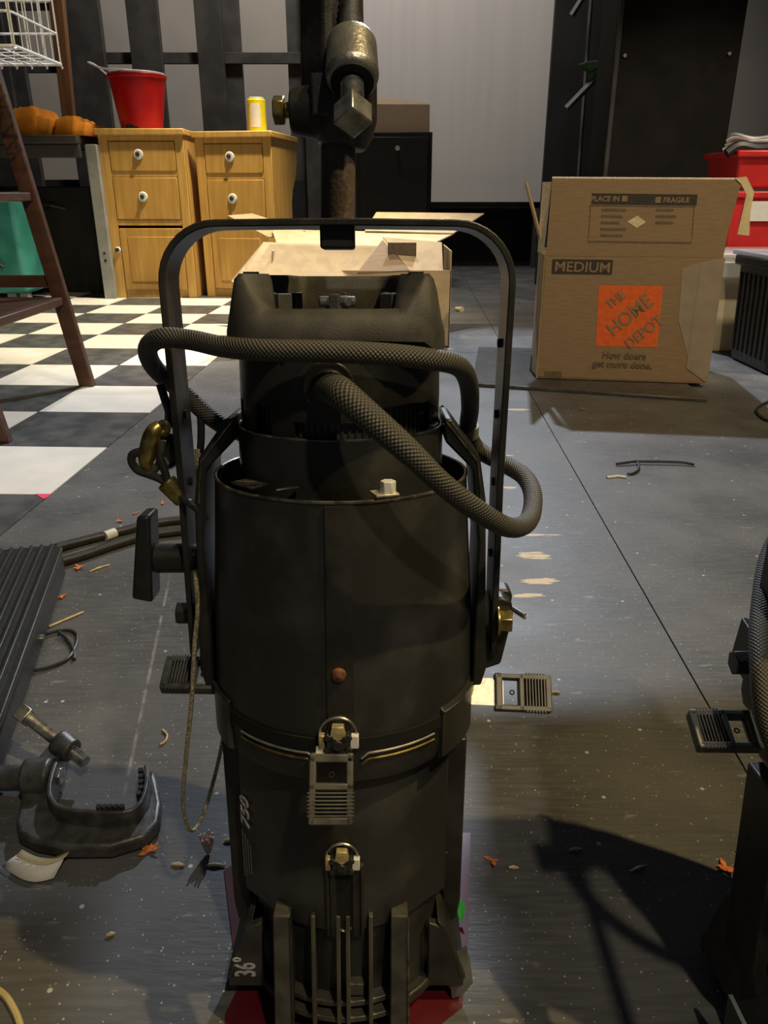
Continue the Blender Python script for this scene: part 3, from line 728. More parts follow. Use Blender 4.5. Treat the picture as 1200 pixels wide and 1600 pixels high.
lpipe = tag(MB().cyl((-1.6, 2.3, 1.80), (1.9, 2.3, 1.80), .024, n=20).build('lighting_pipe', RUST), 'long rusty pipe hung overhead that carries two stage lights', 'pipe')
for x_, z_, ry, lab in ((.80, 1.262, -90, 'stage light hung sideways overhead on the right of the pipe'), (.14, 1.38, -90, 'stage light hung sideways overhead on the left of the pipe')):
    h = dup(right); h.location = (x_, 2.3, z_); h.rotation_euler = (M4.Rotation(R(ry), 4, 'Y') @ M4.Rotation(R(90), 4, 'Z')).to_euler(); h['label'] = lab
    MB().cyl((x_ - .29, 2.3, z_ + .0915), (x_ - .29, 2.3, 1.80), .010, n=12).build('drop_rod', RUST, lpipe)
    for ch in h.children:
        if ch.name.startswith('yoke'): ch.rotation_euler = (0, 0, 0)

# gel sheet under the light
rgz = .0008
q = [gp(704, 1302), gp(735, 1302), gp(732, 1470), gp(722, 1575), gp(640, 1640), gp(350, 1640), gp(352, 1585), gp(372, 1545), gp(350, 1360), gp(378, 1345), gp(420, 1380), gp(650, 1380)]
gs = tag(MB().extrude([p + V((0, 0, .0004)) for p in q], (0, 0, .0006)).build('gel_sheet', GEL, smooth=False), 'dark red gel sheet lying on the floor under the middle light', 'gel sheet')
cr = [gp(700, 1496, .040), gp(727, 1480, .048), gp(733, 1502, .036), gp(738, 1537, .016), gp(722, 1556, .004), gp(706, 1560, .003)]
tag(MB().extrude([p for p in cr], (.0008, .0012, .0004)).build('foil_scrap', FOIL), 'crumpled grey foil scrap at the right foot of the middle light', 'scrap')
tag(MB().extrude([gp(704, 1405, .012), gp(720, 1407, .014), gp(728, 1420, .012), gp(723, 1438, .004), gp(709, 1432, .006)], (0, .0012, .0006)).build('green_tape_scrap', GREEN, bevel=.0002), 'bright green tape scrap beside the red gel sheet', 'tape')

# ================================================================== FLOOR PROPS NEAR
# ribbed black dimmer pack, left edge
zt = .062
c0 = gp(99, 846, zt); ce = gp(2, 1112, zt); dl = (ce - c0); dl.z = 0; ln_ = dl.length; dl.normalize(); dw = V((-dl.y, dl.x, 0)); dw = dw if dw.x < 0 else -dw
dp = empty('dimmer_pack', (c0.x, c0.y, 0), label='ribbed black dimmer pack lying at the left edge of the picture', cat='dimmer pack')


def dpos(a, b_, z): return dl * a + dw * b_ + V((0, 0, z))


LEN, WID = ln_ + .05, .34
mb = MB().extrude([dpos(.018, 0.0, .012), dpos(LEN, 0.0, .012), dpos(LEN, WID, .012), dpos(.018, WID, .012)], (0, 0, .040)); mb.build('casing', PLASTIC, dp, 0.006)
mb = MB().extrude([dpos(.0, .012, .052), dpos(.012, .0, .052), dpos(LEN, 0, .052), dpos(LEN, WID, .052), dpos(0, WID, .052)], (0, 0, .006)); mb.build('top_plate', PLASTIC, dp, 0.002)
for k in range(22):
    o_ = .012 + k * .0145
    MB().extrude([dpos(.010, o_, .058), dpos(LEN, o_, .058), dpos(LEN, o_ + .0055, .058), dpos(.010, o_ + .0055, .058)], (0, 0, .007)).build('rib', PLASTIC, dp, 0.0014)
for a_ in (.03, LEN - .05):
    for b2 in (.03, WID - .03): MB().tube([dpos(a_, b2, 0), dpos(a_, b2, .014)], .012, 14).build('foot', PLASTIC, dp)
MB().tube([dpos(ln_ * .53, -.004, .026), dpos(ln_ * .53, .004, .026)], .006, 12).build('socket', STEEL, dp)

# two black cables running from the pack behind the light
for k, (pts, lab) in enumerate((
        ([gp(88, 856, .010), gp(130, 845, .008), gp(190, 830, .008), gp(245, 817, .008), gp(330, 809, .008), gp(450, 806, .008)], 'upper black cable running from the ribbed pack behind the light'),
        ([gp(86, 880, .010), gp(130, 868, .008), gp(190, 848, .008), gp(240, 835, .008), gp(330, 826, .008), gp(450, 824, .008)], 'lower black cable running from the ribbed pack behind the light'))):
    o = MB().tube(spline(pts, 8), .0078, 12).build('black_cable', PLASTIC); tag(o, lab, 'cable', 'cables from the dimmer pack')
    if k == 0: MB().tube([gp(164, 838, .009), gp(180, 832, .009)], .0086, 12).build('white_tape', WHITE, o)
# thin cord loop by the pack
tag(MB().tube(spline([gp(48, 1048, .004), gp(75, 1043, .003), gp(105, 1030, .003), gp(118, 1010, .003), gp(120, 992, .003), gp(108, 985, .003), gp(85, 987, .004), gp(60, 995, .005)], 8), .0022, 8).build('cord_loop', SLEEVE), 'thin black cord loop on the floor beside the ribbed pack', 'cord')
tag(MB().tube(spline([gp(92, 988, .006), gp(106, 1000, .003), gp(115, 1016, .003), gp(116, 1030, .003)], 6), .0026, 6).build('cord_strand', SLEEVE), 'short black strand crossing the cord loop near the pack', 'cord')
tag(MB().tube([gp(76, 979, .002), gp(130, 956, .002)], .0016, 6).build('straw', SPLINT), 'pale straw pointing out from under the ribbed pack', 'straw')

# loose pipe clamp on the floor
cz = .034
lc = empty('loose_clamp', (gp(120, 1290).x, gp(120, 1290).y, 0), label='grey cast iron pipe clamp lying loose on the floor at lower left', cat='clamp')
o0 = lc.location.copy()
inner = [(98, 1152), (90, 1180), (79, 1214), (77, 1241), (91, 1258), (122, 1265), (182, 1267), (210, 1261), (223, 1243), (229, 1215), (228, 1194)]
inn_ = [gp(x, y, cz) - o0 for x, y in inner]
outer = [(238, 1196), (246, 1222), (252, 1252), (248, 1282), (226, 1306), (172, 1322), (102, 1323), (52, 1313), (28, 1301), (24, 1282), (33, 1244), (40, 1205), (60, 1180), (76, 1163), (88, 1146)]
wz = .017
MB().extrude([V((p.x, p.y, .001)) for p in inn_] + [V(((gp(x, y, wz) - o0).x, (gp(x, y, wz) - o0).y, .001)) for x, y in outer], (0, 0, wz - .001)).build('jaw', CAST, lc, 0.004, 3)
sp_ = spline(inn_, 5); mb = MB(); n_ = len(sp_); nr = []
for k in range(n_):
    d = (sp_[min(k + 1, n_ - 1)] - sp_[max(k - 1, 0)]).normalized(); nr.append(V((d.y, -d.x, 0)))
vv = [[mb.b.verts.new(V((p.x, p.y, .002)) + n * .0022), mb.b.verts.new(V((p.x, p.y, cz)) + n * .0022), mb.b.verts.new(V((p.x, p.y, cz)) - n * .0022), mb.b.verts.new(V((p.x, p.y, .002)) - n * .0022)] for p, n in zip(sp_, nr)]
for a, b in zip(vv, vv[1:]):
    for k in range(4): mb.face([a[k], b[k], b[(k + 1) % 4], a[(k + 1) % 4]])
mb.face(vv[0]); mb.face(vv[-1][::-1]); mb.build('flange', CAST, lc, 0.0012)
mb = MB()
for k in range(5):
    p = gp(155 + 9 * k, 1264, cz) - o0; mb.tube([p + V((0, 0, .004)), p + V((0, .0, -.028))], .0026, 8)
for k in range(5):
    p = gp(222 - (k < 1) * 3, 1243 - 9 * k, cz) - o0; mb.tube([p + V((-.001, 0, .004)), p + V((-.001, 0, -.028))], .0028, 8)
mb.build('jaw_teeth', DARKCAST, lc)
p0, p1 = gp(62, 1215, .020) - o0, gp(-60, 1216, .020) - o0
MB().cyl(p0, p1, .0125, n=24).build('pipe_stub', CAST, lc)
p0 = gp(38, 1215, .022) - o0
MB().cyl(p0, gp(82, 1213, .022) - o0, .0185, n=26).build('collar', CAST, lc, 0.003)
MB().hexa(gp(90, 1212, .030) - o0, gp(98, 1212, .030) - o0, .009, 6).build('nut', STEEL, lc, 0.001)
h0, h1 = gp(45, 1122, .050) - o0, gp(134, 1191, .026) - o0; ax = (h1 - h0).normalized()
mb = MB(); thread(mb, h0, h1, .0068, .0024); mb.build('bolt_shank', STEEL, lc)
bh = MB().box((0, 0, 0), (.014, .0165, .0165), M4.Rotation(R(30), 3, 'X')).build('bolt_head', STEEL, lc, 0.001); bh.matrix_local = frame(h0 - ax * .006, ax, V((0, 0, 1)))
MB().cyl(h0.lerp(h1, .52), h0.lerp(h1, .78), .0135, .0125, 24).build('bolt_boss', CAST, lc, 0.003)
# white paper strip curling out from under the clamp
pp = empty('paper_strip', (gp(60, 1360).x, gp(60, 1360).y, 0), label='curled white paper strip under the loose clamp', cat='paper'); o1 = pp.location.copy()


def strip(y0s, m_, name, z):
    mb = MB(); rows = []
    for (xa, ya), (xb, yb), zz in y0s:
        rows.append([mb.b.verts.new(gp(xa + (xb - xa) * t, ya + (yb - ya) * t + 26 * sin(pi * t) * .55, zz + z + .006 * sin(pi * t) * 0) - o1) for t in [i / 8 for i in range(9)]])
    for r0, r1 in zip(rows, rows[1:]):
        for i in range(8): mb.face([r0[i], r0[i + 1], r1[i + 1], r1[i]])
    o = mb.build(name, m_, pp); sd = o.modifiers.new('solid', 'SOLIDIFY'); sd.thickness = .0006; return o


strip([((3, 1353), (84, 1372), .003), ((16, 1342), (96, 1350), .008), ((27, 1335), (102, 1337), .011)], PAPER, 'paper', 0)
strip([((26, 1336), (103, 1338), .011), ((34, 1327), (112, 1326), .010)], PAPERT, 'tan_border', 0)
# yellow cord, lower left corner
tag(MB().tube(spline([gp(-40, 1530, .003), gp(0, 1549, .003), gp(18, 1570, .003), gp(32, 1605, .003), gp(36, 1660, .003)], 8), .0026, 8).build('yellow_cord', CORDY), 'pale yellow cord at the lower left corner of the floor', 'cord')

# bent black hook on the floor, right
hkb = tag(MB().tube(spline([gp(963, 725, .004), gp(985, 722, .006), gp(1000, 721, .006), gp(1060, 722, .006), gp(1085, 726, .004)], 6), .0030, 8).build('bent_wire', SLEEVE), 'bent black wire hook lying on the floor before the big box', 'wire')
MB().tube(spline([gp(997, 722, .006), gp(998, 733, .004), gp(988, 740, .003), gp(980, 740, .003)], 6), .0024, 8).build('hook_end', SLEEVE, hkb)
tag(MB().tube([gp(948, 746, .002), gp(965, 744, .002), gp(978, 746, .002)], .0030, 8).build('white_chip', WHITE), 'white paint chip beside the bent black wire', 'chip')
tag(MB().tube([gp(801, 949, .003), gp(820, 961, .003)], .0028, 10).build('metal_pin', STEEL), 'short grey metal pin on the floor right of the middle light', 'pin')
# small hooks of cord at far right
tag(MB().tube(spline([gp(1215, 620, .005), gp(1190, 633, .005), gp(1182, 642, .005), gp(1195, 655, .005), gp(1215, 660, .005)], 6), .0035, 8).build('cord_end', SLEEVE), 'black cord end curling in at the right edge of the floor', 'cord')

# scattered feathers, leaves and splinters
tag(MB().extrude([gp(55, 772, .0005), gp(80, 772, .0005), gp(75, 777, .0005), gp(68, 780, .0005)], (0, 0, .0006)).build('pink_scrap', PINK), 'tiny pink paper scrap at the edge of the checkered tiles', 'scrap')


def feather(name, x, y, r, m_, label, cat, n=7, grp=None, flat=.35):
    rt = gp(x, y); mb = MB(); rnd = random.Random(x * 7 + y)
    for k in range(n):
        a = rnd.uniform(0, 2 * pi); l = r * rnd.uniform(.5, 1.1); wd = r * rnd.uniform(.12, .25)
        d = V((cos(a), sin(a), rnd.uniform(.15, .6) * flat * 2)); sd = V((-sin(a), cos(a), 0)); p = V((0, 0, .0012))
        mb.extrude([p - sd * wd * .4, p + d * l * .5 - sd * wd, p + d * l, p + d * l * .5 + sd * wd, p + sd * wd * .4], (0, 0, .0006))
    o = mb.build(name, m_, loc=(rt.x, rt.y, 0)); return tag(o, label, cat, grp)


feather('orange_feather', 124, 888, .012, RUSTLEAF, 'orange feather between the ribbed pack and the tilt knob', 'feather')
feather('orange_feather', 97, 934, .010, RUSTLEAF, 'orange feather close to the side of the ribbed pack', 'feather', 5)
feather('orange_feather', 188, 815, .011, RUSTLEAF, 'orange flake just above the black cables', 'feather', 5)
feather('orange_feather', 212, 803, .009, RUSTLEAF, 'orange flake farthest back above the black cables', 'feather', 4)
feather('orange_feather', 252, 788, .009, RUSTLEAF, 'orange flake below the brass snap hook', 'feather', 4)
feather('orange_feather', 232, 1332, .011, RUSTLEAF, 'orange feather beside the jaw of the loose clamp', 'feather', 9)
feather('orange_feather', 1134, 1358, .012, RUSTLEAF, 'orange feather at the foot of the right stage light', 'feather', 9)
feather('orange_feather', 770, 1346, .010, RUSTLEAF, 'orange leaf scrap right of the red gel sheet', 'feather', 3)
feather('orange_feather', 910, 640, .012, RUSTLEAF, 'faint orange flake in front of the big box', 'feather', 4)
fe = MB()
for k in range(9): fe.tube(spline([V((0, 0, .003)), V((.003 * cos(k * .7), .003 * sin(k * .7), .010)), V((.006 * cos(k * .7), .005 * sin(k * .7), .020 + .002 * (k % 3)))], 4), [.0026 * (1 - .08 * i) for i in range(9)], 6)
tag(fe.build('pale_feather', PINKF, loc=gp(326, 1334)), 'fluffy pale pink feather on the floor left of the light', 'feather')
for i, (xa, ya, xb, yb, lab) in enumerate(((268, 1350, 288, 1352, 'short splinter left of the pale pink feather'), (322, 1352, 352, 1352, 'splinter directly in front of the pale pink feather'), (350, 1314, 366, 1313, 'splinter by the foot of the light behind the feather'),
                                           (795, 1355, 810, 1356, 'yellow splinter beside the orange leaf scrap'), (1150, 1330, 1158, 1331, 'yellow crumb beside the right stage light'), (890, 1328, 908, 1326, 'splinter lying in the dark shadow on the right'),
                                           (985, 1362, 1010, 1352, 'grey staple-like splinter in the dark shadow'), (166, 1462, 180, 1458, 'yellow crumb in front of the loose clamp'), (140, 893, 172, 882, 'straw scrap beside the orange feather by the pack'), (862, 1082, 875, 1082, 'yellow crumb above the shutter shadow on the right'))):
    tag(MB().tube([gp(xa, ya, .0014), gp((xa + xb) / 2, (ya + yb) / 2 - 1, .002), gp(xb, yb, .0014)], [.0009, .0018, .0008], 6).build('splinter', SPLINT if i != 6 else STEEL), lab, 'splinter')
p = gp(260, 1158)
tag(MB().tube(spline([gp(250, 1163, .002), gp(258, 1158, .002), gp(261, 1148, .002), gp(254, 1140, .002)], 5), .0011, 6).build('curled_shaving', SPLINT), 'thin curled shaving on the floor above the clamp jaw', 'shaving')

# ================================================================== BACKGROUND
# ---- wooden cabinets
def knob(x, z, y, parent, r=.028):
    k = MB().tube([V((x, y, z)), V((x, y - .010, z))], [r, r * .85], 16).build('knob', WHITE, parent, 0.003)
    MB().tube([V((x, y - .008, z)), V((x, y - .024, z))], [.010, .012], 12).build('knob_centre', DARKCAST, k)
    return k


def cabinet(xa, xb, Y, ytop, label, deep, scallop=False, keyhole=False, rz=0.0):
    p, q = at(xa, 466, Y), at(xb, 466, Y)
    W_ = q.x - p.x; H = at(xa, ytop, Y).z
    rt = empty('wooden_cabinet', ((p.x + q.x) / 2, Y, 0), (0, 0, rz), label=label, cat='cabinet', group='wooden drawer cabinets')
    for s_ in (-1, 1):
        pr = [(0, .0), (deep * .72, .0), (deep * .72, H * .58), (deep * .78, H * .66), (deep * .95, H * .76), (deep, H * .84), (deep, H - .03), (0, H - .03)] if scallop else [(0, 0), (deep, 0), (deep, H - .03), (0, H - .03)]
        x_ = s_ * (W_ / 2 - .012)
        MB().extrude([V((x_ - .012, y_, z_)) for y_, z_ in pr], (.024, 0, 0)).build('side_panel', OAK, rt, 0.003)
    MB().box((0, deep / 2 - .01, H - .016), (W_ + .02, deep + .03, .032)).build('top', OAK, rt, 0.005)
    MB().box((0, deep * .6, H / 2), (W_ - .04, .012, H - .08)).build('back_panel', OAKD, rt)
    MB().box((0, .02, .03), (W_ - .03, .02, .06)).build('plinth', OAK, rt, 0.002)
    fw = W_ - .10
    mb = MB()
    for s_ in (-1, 1): mb.box((s_ * (W_ / 2 - .025), .006, (H - .03) / 2), (.05, .018, H - .03))
    for z_ in (H - .045, H - .225, H - .475): mb.box((0, .008, z_), (fw, .016, .030))
    mb.build('face_frame', OAK, rt, 0.0025)
    for z0, z1 in ((H - .210, H - .062), (H - .458, H - .242)):
        d = MB().box((0, .004, (z0 + z1) / 2), (fw - .006, .018, z1 - z0)).build('drawer', OAKD, rt, 0.004)
        knob(-.02, (z0 + z1) / 2 + .01, -.005, d)
    d = MB().box((0, .006, (H - .49) / 2 + .015), (fw - .006, .016, H - .55)).build('door', OAKD, rt, 0.004)
    MB().box((0, -.002, (H - .49) / 2 + .015), (fw - .09, .006, H - .64)).build('door_panel', OAKD, d, 0.004)
    if keyhole: knob(-W_ / 2 + .035, H * .30, -.003, d, .018)
    return rt, H


cabL, HL = cabinet(185, 309, 4.62, 201, 'left honey wooden drawer cabinet carrying the red bucket', .40, keyhole=True)
cabR, HR = cabinet(322, 438, 4.66, 205, 'right honey wooden drawer cabinet carrying the yellow can', .52, scallop=True, rz=R(-9))

# ---- red bucket
p = at(222, 196, 4.82)
bk = empty('bucket', (p.x, 4.82, HL + .001), label='red plastic bucket with white rim on the left wooden cabinet', cat='bucket')
MB().lathe([(.0001, .0), (.118, .0), (.122, .004), (.165, .295), (.160, .295), (.117, .008), (.0001, .008)], 40).build('shell', RED, bk)
MB().lathe([(.158, .290), (.172, .290), (.174, .312), (.158, .312)], 40).build('rim', RED, bk, 0.003)
MB().lathe([(.0001, .309), (.166, .309), (.168, .322), (.150, .326), (.0001, .320)], 40).build('lid', WHITE, bk, 0.003)
MB().tube(spline([V((.165, 0, .30)), V((.10, -.12, .315)), V((-.05, -.16, .325)), V((-.16, -.12, .335)), V((-.26, -.06, .375)), V((-.24, .0, .37)), V((-.165, 0, .305))], 8), .0055, 8).build('handle', WHITE, bk)
MB().box((-.025, -.119, .018), (.075, .01, .030)).build('foot_label', DARK, bk, 0.004)
bk.scale = (.92, .92, .88)
# ---- yellow can
p = at(402, 203, 4.78)
cn = empty('can', (p.x, 4.80, HR + .001), label='yellow can with a white label on the right wooden cabinet', cat='can')
MB().lathe([(.0001, 0), (.045, 0), (.048, .004), (.048, .188), (.043, .195), (.0001, .195)], 32).build('body', YELLOW, cn)
MB().lathe([(.046, .03), (.0487, .03), (.0487, .165), (.046, .165)], 12, -38, 30).build('label_patch', PAPER, cn)
MB().lathe([(.0001, .195), (.041, .195), (.042, .201), (.038, .204), (.0001, .202)], 28).build('lid', WHITE, cn)
cn.scale = (1.05, 1.05, .86)

# ---- table and orange cloths at left
pt = at(150, 212, 4.55); zt_ = pt.z
tb = empty('table', (-2.3, 4.9, 0), label='black topped work table with a grey metal leg beside the wooden cabinets', cat='table')
x1 = pt.x + .0; zt2 = at(150, 228, 4.5).z
MB().box((x1 - 1.24 + 2.3, 0, zt_ - .020), (2.3, .80, .040)).build('tabletop', STUD, tb, 0.004)
MB().box((x1 - 1.19 + 2.3, -.36, zt_ - .075), (2.2, .03, .065)).build('apron', STUD, tb, 0.003)
pl_ = gp(172, 467)
MB().box((pl_.x + 2.3, pl_.y - 4.9 + .03, (zt_ - .04) / 2), (.065, .045, zt_ - .04)).build('leg', GREY, tb, 0.004)
MB().box((pl_.x + 2.3, .34, (zt_ - .04) / 2), (.045, .045, zt_ - .04)).build('leg', GREY, tb, 0.004)
for yy in (-.35, .34): MB().box((-.9 + 0, yy, (zt_ - .04) / 2), (.065, .045, zt_ - .04)).build('leg', GREY, tb, 0.004)
for zz in (.09, .05): MB().tube([V((pl_.x + 2.3, pl_.y - 4.9 + .005, .16 + zz)), V((pl_.x + 2.3, pl_.y - 4.9 + .012, .16 + zz))], .008, 8).build('bolt', DARKCAST, tb)
p = at(120, 350, 5.1)
cs = tag(MB().box((-1.98, 5.05, .30), (.62, .36, .60)).build('black_case', MASK, bevel=.01), 'black equipment case standing under the work table', 'case')
MB().tube(spline([V((-1.98 - .1 + .0, 4.868, .48)), V((-1.98, 4.845, .50)), V((-1.98 + .1, 4.868, .48))], 6), .010, 8).build('handle', DARKCAST, cs)


def heap(name, x0, x1, y0, y1, h, m_, label, seed):
    rnd = random.Random(seed); n, k = 16, 8; mb = MB(); g = []
    for i in range(n + 1):
        row = []
        for j in range(k + 1):
            u, v = i / n, j / k; e = min(1, 5 * min(u, 1 - u, v, 1 - v) + .62)
            z = h * e * (.92 + .08 * sin(u * 5 + seed) * cos(v * 3 + seed)) * (1 - .35 * max(0, u - .45) * (seed > 2)) * (.72 if u > .62 else 1) + rnd.uniform(-.006, .006)
            if i in (0, n) or j in (0, k): z = 0
            row.append(mb.b.verts.new(V(((u - .5) * (x1 - x0), (v - .5) * (y1 - y0), z))))
        g.append(row)
    for i in range(n):
        for j in range(k): mb.face([g[i][j], g[i + 1][j], g[i + 1][j + 1], g[i][j + 1]])
    o = mb.build(name, m_, loc=((x0 + x1) / 2, (y0 + y1) / 2, zt_ + .001), angle=28); sd = o.modifiers.new('solid', 'SOLIDIFY'); sd.thickness = .004
    return tag(o, label, 'cloth', 'orange cloths on the table')


heap('orange_cloth', at(86, 205, 4.6).x, at(150, 205, 4.6).x - .035, 4.56, 4.98, .095, CLOTH, 'orange folded cloth on the table next to the cabinet', 2)
heap('orange_cloth', at(20, 205, 4.6).x, at(84, 205, 4.6).x, 4.56, 4.98, .145, CLOTH, 'taller orange folded cloth on the table behind the brown ladder', 5)
pw = at(104, 188, 5.12)
MBp = MB().extrude([at(97, 188, 5.12), at(115, 188, 5.12), at(94, -40, 5.12), at(70, -40, 5.12)], (0, .05, 0))
tag(MBp.build('wooden_post', PINE, bevel=.004), 'brown wooden board standing upright behind the orange cloth', 'board')

# ---- teal case on feet
p0, p1 = gp(-60, 466), gp(84, 463)
tc_ = empty('teal_box', ((p0.x + p1.x) / 2, 4.55, 0), label='worn teal metal box on short feet under the table at left', cat='box')
zt3 = at(62, 300, 4.45).z
wt = p1.x - p0.x
mb = MB().extrude([V((-wt / 2, -.14, .045)), V((wt / 2 - .03, -.14, .045)), V((wt / 2, -.05, .06)), V((wt / 2, .14, .06)), V((-wt / 2, .14, .045))], (0, 0, zt3 - .05)); mb.build('casing', TEAL, tc_, 0.02, 3)
mb = MB().box((-.06, -.145, zt3 * .45), (.16, .012, zt3 * .62), M4.Rotation(R(6), 3, 'Y')); mb.build('dark_panel', TEALD, tc_, 0.004)
MB().tube(spline([V((.12, -.150, zt3 * .98)), V((.105, -.165, zt3 * .7)), V((.07, -.160, zt3 * .45)), V((.12, -.160, zt3 * .33))], 8), .010, 8).build('strap', SLEEVE, tc_)
for xx in (-wt / 2 + .06, .12, wt / 2 - .06): MB().box((xx, -.09, .024), (.05, .05, .048)).build('foot', GREY, tc_, 0.004)

# ---- brown step ladder
FX, Y1_, Y2_ = gp(141, 603).x, 2.39, 1.80
ld = empty('step_ladder', (FX, (Y1_ + Y2_) / 2, 0), label='dark brown wooden step ladder at the left edge of the picture', cat='ladder')
slope = (at(33, 250, Y1_).x - FX) / at(33, 250, Y1_).z
ym = (Y1_ + Y2_) / 2


def lrail(y0, nm='leg'):
    mb = MB().extrude([V((-.030, y0 - .013, 0)), V((.016, y0 - .013, 0)), V((.016 + slope * 1.5, y0 - .013, 1.5)), V((-.030 + slope * 1.5, y0 - .013, 1.5))], (0, .026, 0))
    return mb.build(nm, MAHOG, ld, 0.003)


lrail(Y1_ - ym); lrail(Y2_ - ym)
for z_ in (.262, .552, .842, 1.13):
    x_ = slope * z_
    MB().box((x_ - .105 + .01, 0, z_), (.20, Y1_ - Y2_ - .03, .024)).build('tread', MAHOG, ld, 0.004)
for y0 in (Y1_ - ym, Y2_ - ym):
    MB().extrude([V((-.74, y0 - .012, 0)), V((-.70, y0 - .012, 0)), V((slope * 1.5 - .06, y0 - .012, 1.48)), V((slope * 1.5 - .10, y0 - .012, 1.48))], (0, .024, 0)).build('rear_leg', MAHOG, ld, 0.003)
    z_ = .30
    MB().extrude([V((slope * z_, y0 - .005, z_)), V((-.62, y0 - .005, z_)), V((-.62, y0 - .005, z_ + .036)), V((slope * z_, y0 - .005, z_ + .036))], (0, .010, 0)).build('spreader', MAHOG, ld, 0.002)
MB().box((-.60, 0, .28), (.02, Y1_ - Y2_, .04)).build('rear_rail', MAHOG, ld, 0.002)

# ---- white wire basket on the ladder
zb_ = .842 + .014
bx1 = at(50, 45, 2.06).x
wb = empty('wire_basket', (bx1 - .19, 2.08, zb_), label='white wire basket sitting on the ladder tread at the upper left corner', cat='basket')
mb = MB(); bw, bd, bh_ = .19, .13, .22
for zz in (.004, .07, .14, .21): mb.tube([V((-bw, -bd, zz)), V((bw - .01, -bd, zz)), V((bw, -bd + .01, zz)), V((bw, bd, zz)), V((-bw, bd, zz))], .0028 if zz > .01 and zz < .2 else .004, 8, True)
mb.build('hoop', WIREW, wb)
mb = MB()
for k in range(11):
    x_ = -bw + k * .038
    mb.tube(spline([V((x_, -bd, .21)), V((x_, -bd, .012)), V((x_, -bd + .012, .003)), V((x_, bd - .012, .003)), V((x_, bd, .012)), V((x_, bd, .21))], 3), .0019, 6)
for k in range(7):
    y_ = -bd + k * .043
    mb.tube([V((-bw, y_, .21)), V((-bw, y_, .004)), V((bw, y_, .004)), V((bw, y_, .21))], .0019, 6)
mb.build('wires', WIREW, wb)

# ---- black cabinet with the small cardboard box on it
p, q = at(556, 380, 5.0), at(672, 380, 5.0)
zc = at(610, 206, 5.0).z; xa_, xb_ = at(556, 300, 5.0).x, at(674, 300, 5.0).x
bc = empty('black_cabinet', ((xa_ + xb_) / 2, 5.0, 0), label='black cabinet with one small knob behind the clamp pipe', cat='cabinet')
W2 = xb_ - xa_
MB().box((0, .26, zc / 2), (W2, .50, zc)).build('body', mat('black_laminate', (0.007, 0.0068, 0.0065), 0.55, var=0.2, spec=0.2), bc, 0.004)
MB().box((0, .0, zc * .52), (W2 - .05, .02, zc * .90)).build('door', mat('black_door', (0.008, 0.0076, 0.0072), 0.5, var=0.2, spec=0.2), bc, 0.003)
k_ = at(621, 232, 5.0)
MB().tube([V((k_.x - (xa_ + xb_) / 2, -.010, k_.z)), V((k_.x - (xa_ + xb_) / 2, -.030, k_.z))], [.008, .014], 14).build('knob', GREY, bc)
sb = empty('small_carton', (at(622, 200, 5.12).x, 5.22, zc + .001), label='small brown cardboard carton on top of the black cabinet', cat='box')
ws, hs = .37, at(622, 164, 5.1).z - zc
MB().box((0, 0, hs / 2), (ws, .28, hs)).build('carton_body', CARD, sb, 0.004)
MB().extrude([V((-ws / 2, -.14, hs)), V((ws / 2, -.14, hs)), V((ws / 2 - .10, .0, hs + .035)), V((-ws / 2 + .06, .0, hs + .045))], (0, .004, .003)).build('flap', CARD, sb)
MB().extrude([V((-ws / 2, .14, hs)), V((ws / 2, .14, hs)), V((ws / 2 - .05, .03, hs + .01)), V((-ws / 2 + .06, .03, hs + .02))], (0, .004, .003)).build('flap', CARD, sb)

# ---- open cardboard box behind the light
YB = 3.05
zc2 = at(700, 392, YB).z
xl2, xr2 = at(430, 500, YB).x, at(704, 460, YB).x
ob = empty('open_carton', ((xl2 + xr2) / 2, YB, 0), label='open cardboard box with spread flaps behind the middle light', cat='box')
wo = xr2 - xl2; do = .46; th = .005
mb = MB()
mb.box((0, th / 2, zc2 / 2 - .035), (wo, th, zc2 - .07)); mb.box((0, do, zc2 / 2), (wo, th, zc2))
for s_ in (-1, 1): mb.box((s_ * (wo / 2 - th / 2), do / 2, zc2 / 2), (th, do, zc2))
mb.box((0, do / 2, .004), (wo, do, .006)); mb.build('carton_body', CARDL, ob, 0.001)
ctr = V(((xl2 + xr2) / 2, YB, 0))
def oflap(pts, nm='flap', m_=CARDL): return MB().sheet([p - ctr for p in pts], .005).build(nm, m_, ob)
oflap([at(372, 446, YB - .14), at(362, 440, YB - .18), at(412, 380, YB + .10), at(590, 386, YB + .10), at(556, 432, YB)])
oflap([at(440, 405, YB + .12), at(640, 400, YB + .12), at(710, 366, YB + .48), at(425, 360, YB + .48)], 'inner_flap')
oflap([at(570, 362, YB + .46), at(708, 366, YB + .46), at(756, 335, YB + .66), at(588, 333, YB + .66)])
oflap([at(420, 372, YB + .46), at(478, 362, YB + .46), at(395, 335, YB + .62), at(356, 338, YB + .62)])
fl_ = oflap([at(640, 424, YB + .005), at(692, 424, YB + .01), at(690, 380, YB + .14), at(598, 372, YB + .14)], 'flap', CARDL)
oflap([at(558, 428, YB), at(640, 424, YB), at(598, 376, YB + .13), at(590, 388, YB + .12)], 'side_fold', CARD)
q0, q1 = at(608, 390, YB + .085) - ctr, at(648, 392, YB + .085) - ctr
text('lettering', 'IOTA', .04, INKL, fl_, frame((q0 + q1) / 2 + V((0, -.012, .006)), (q1 - q0), V((0, .2, .2))), .0004) if False else MB().box((q0 + q1) / 2 + V((0, -.02, .004)), (.11, .004, .05)).build('printed_patch', INKL, fl_)
tag(MB().tube([gp(712, 482, .012), gp(722, 484, .010)], [.008, .016], 10).build('plug_end', CARDE), 'pale plug end lying beside the open carton', 'plug')

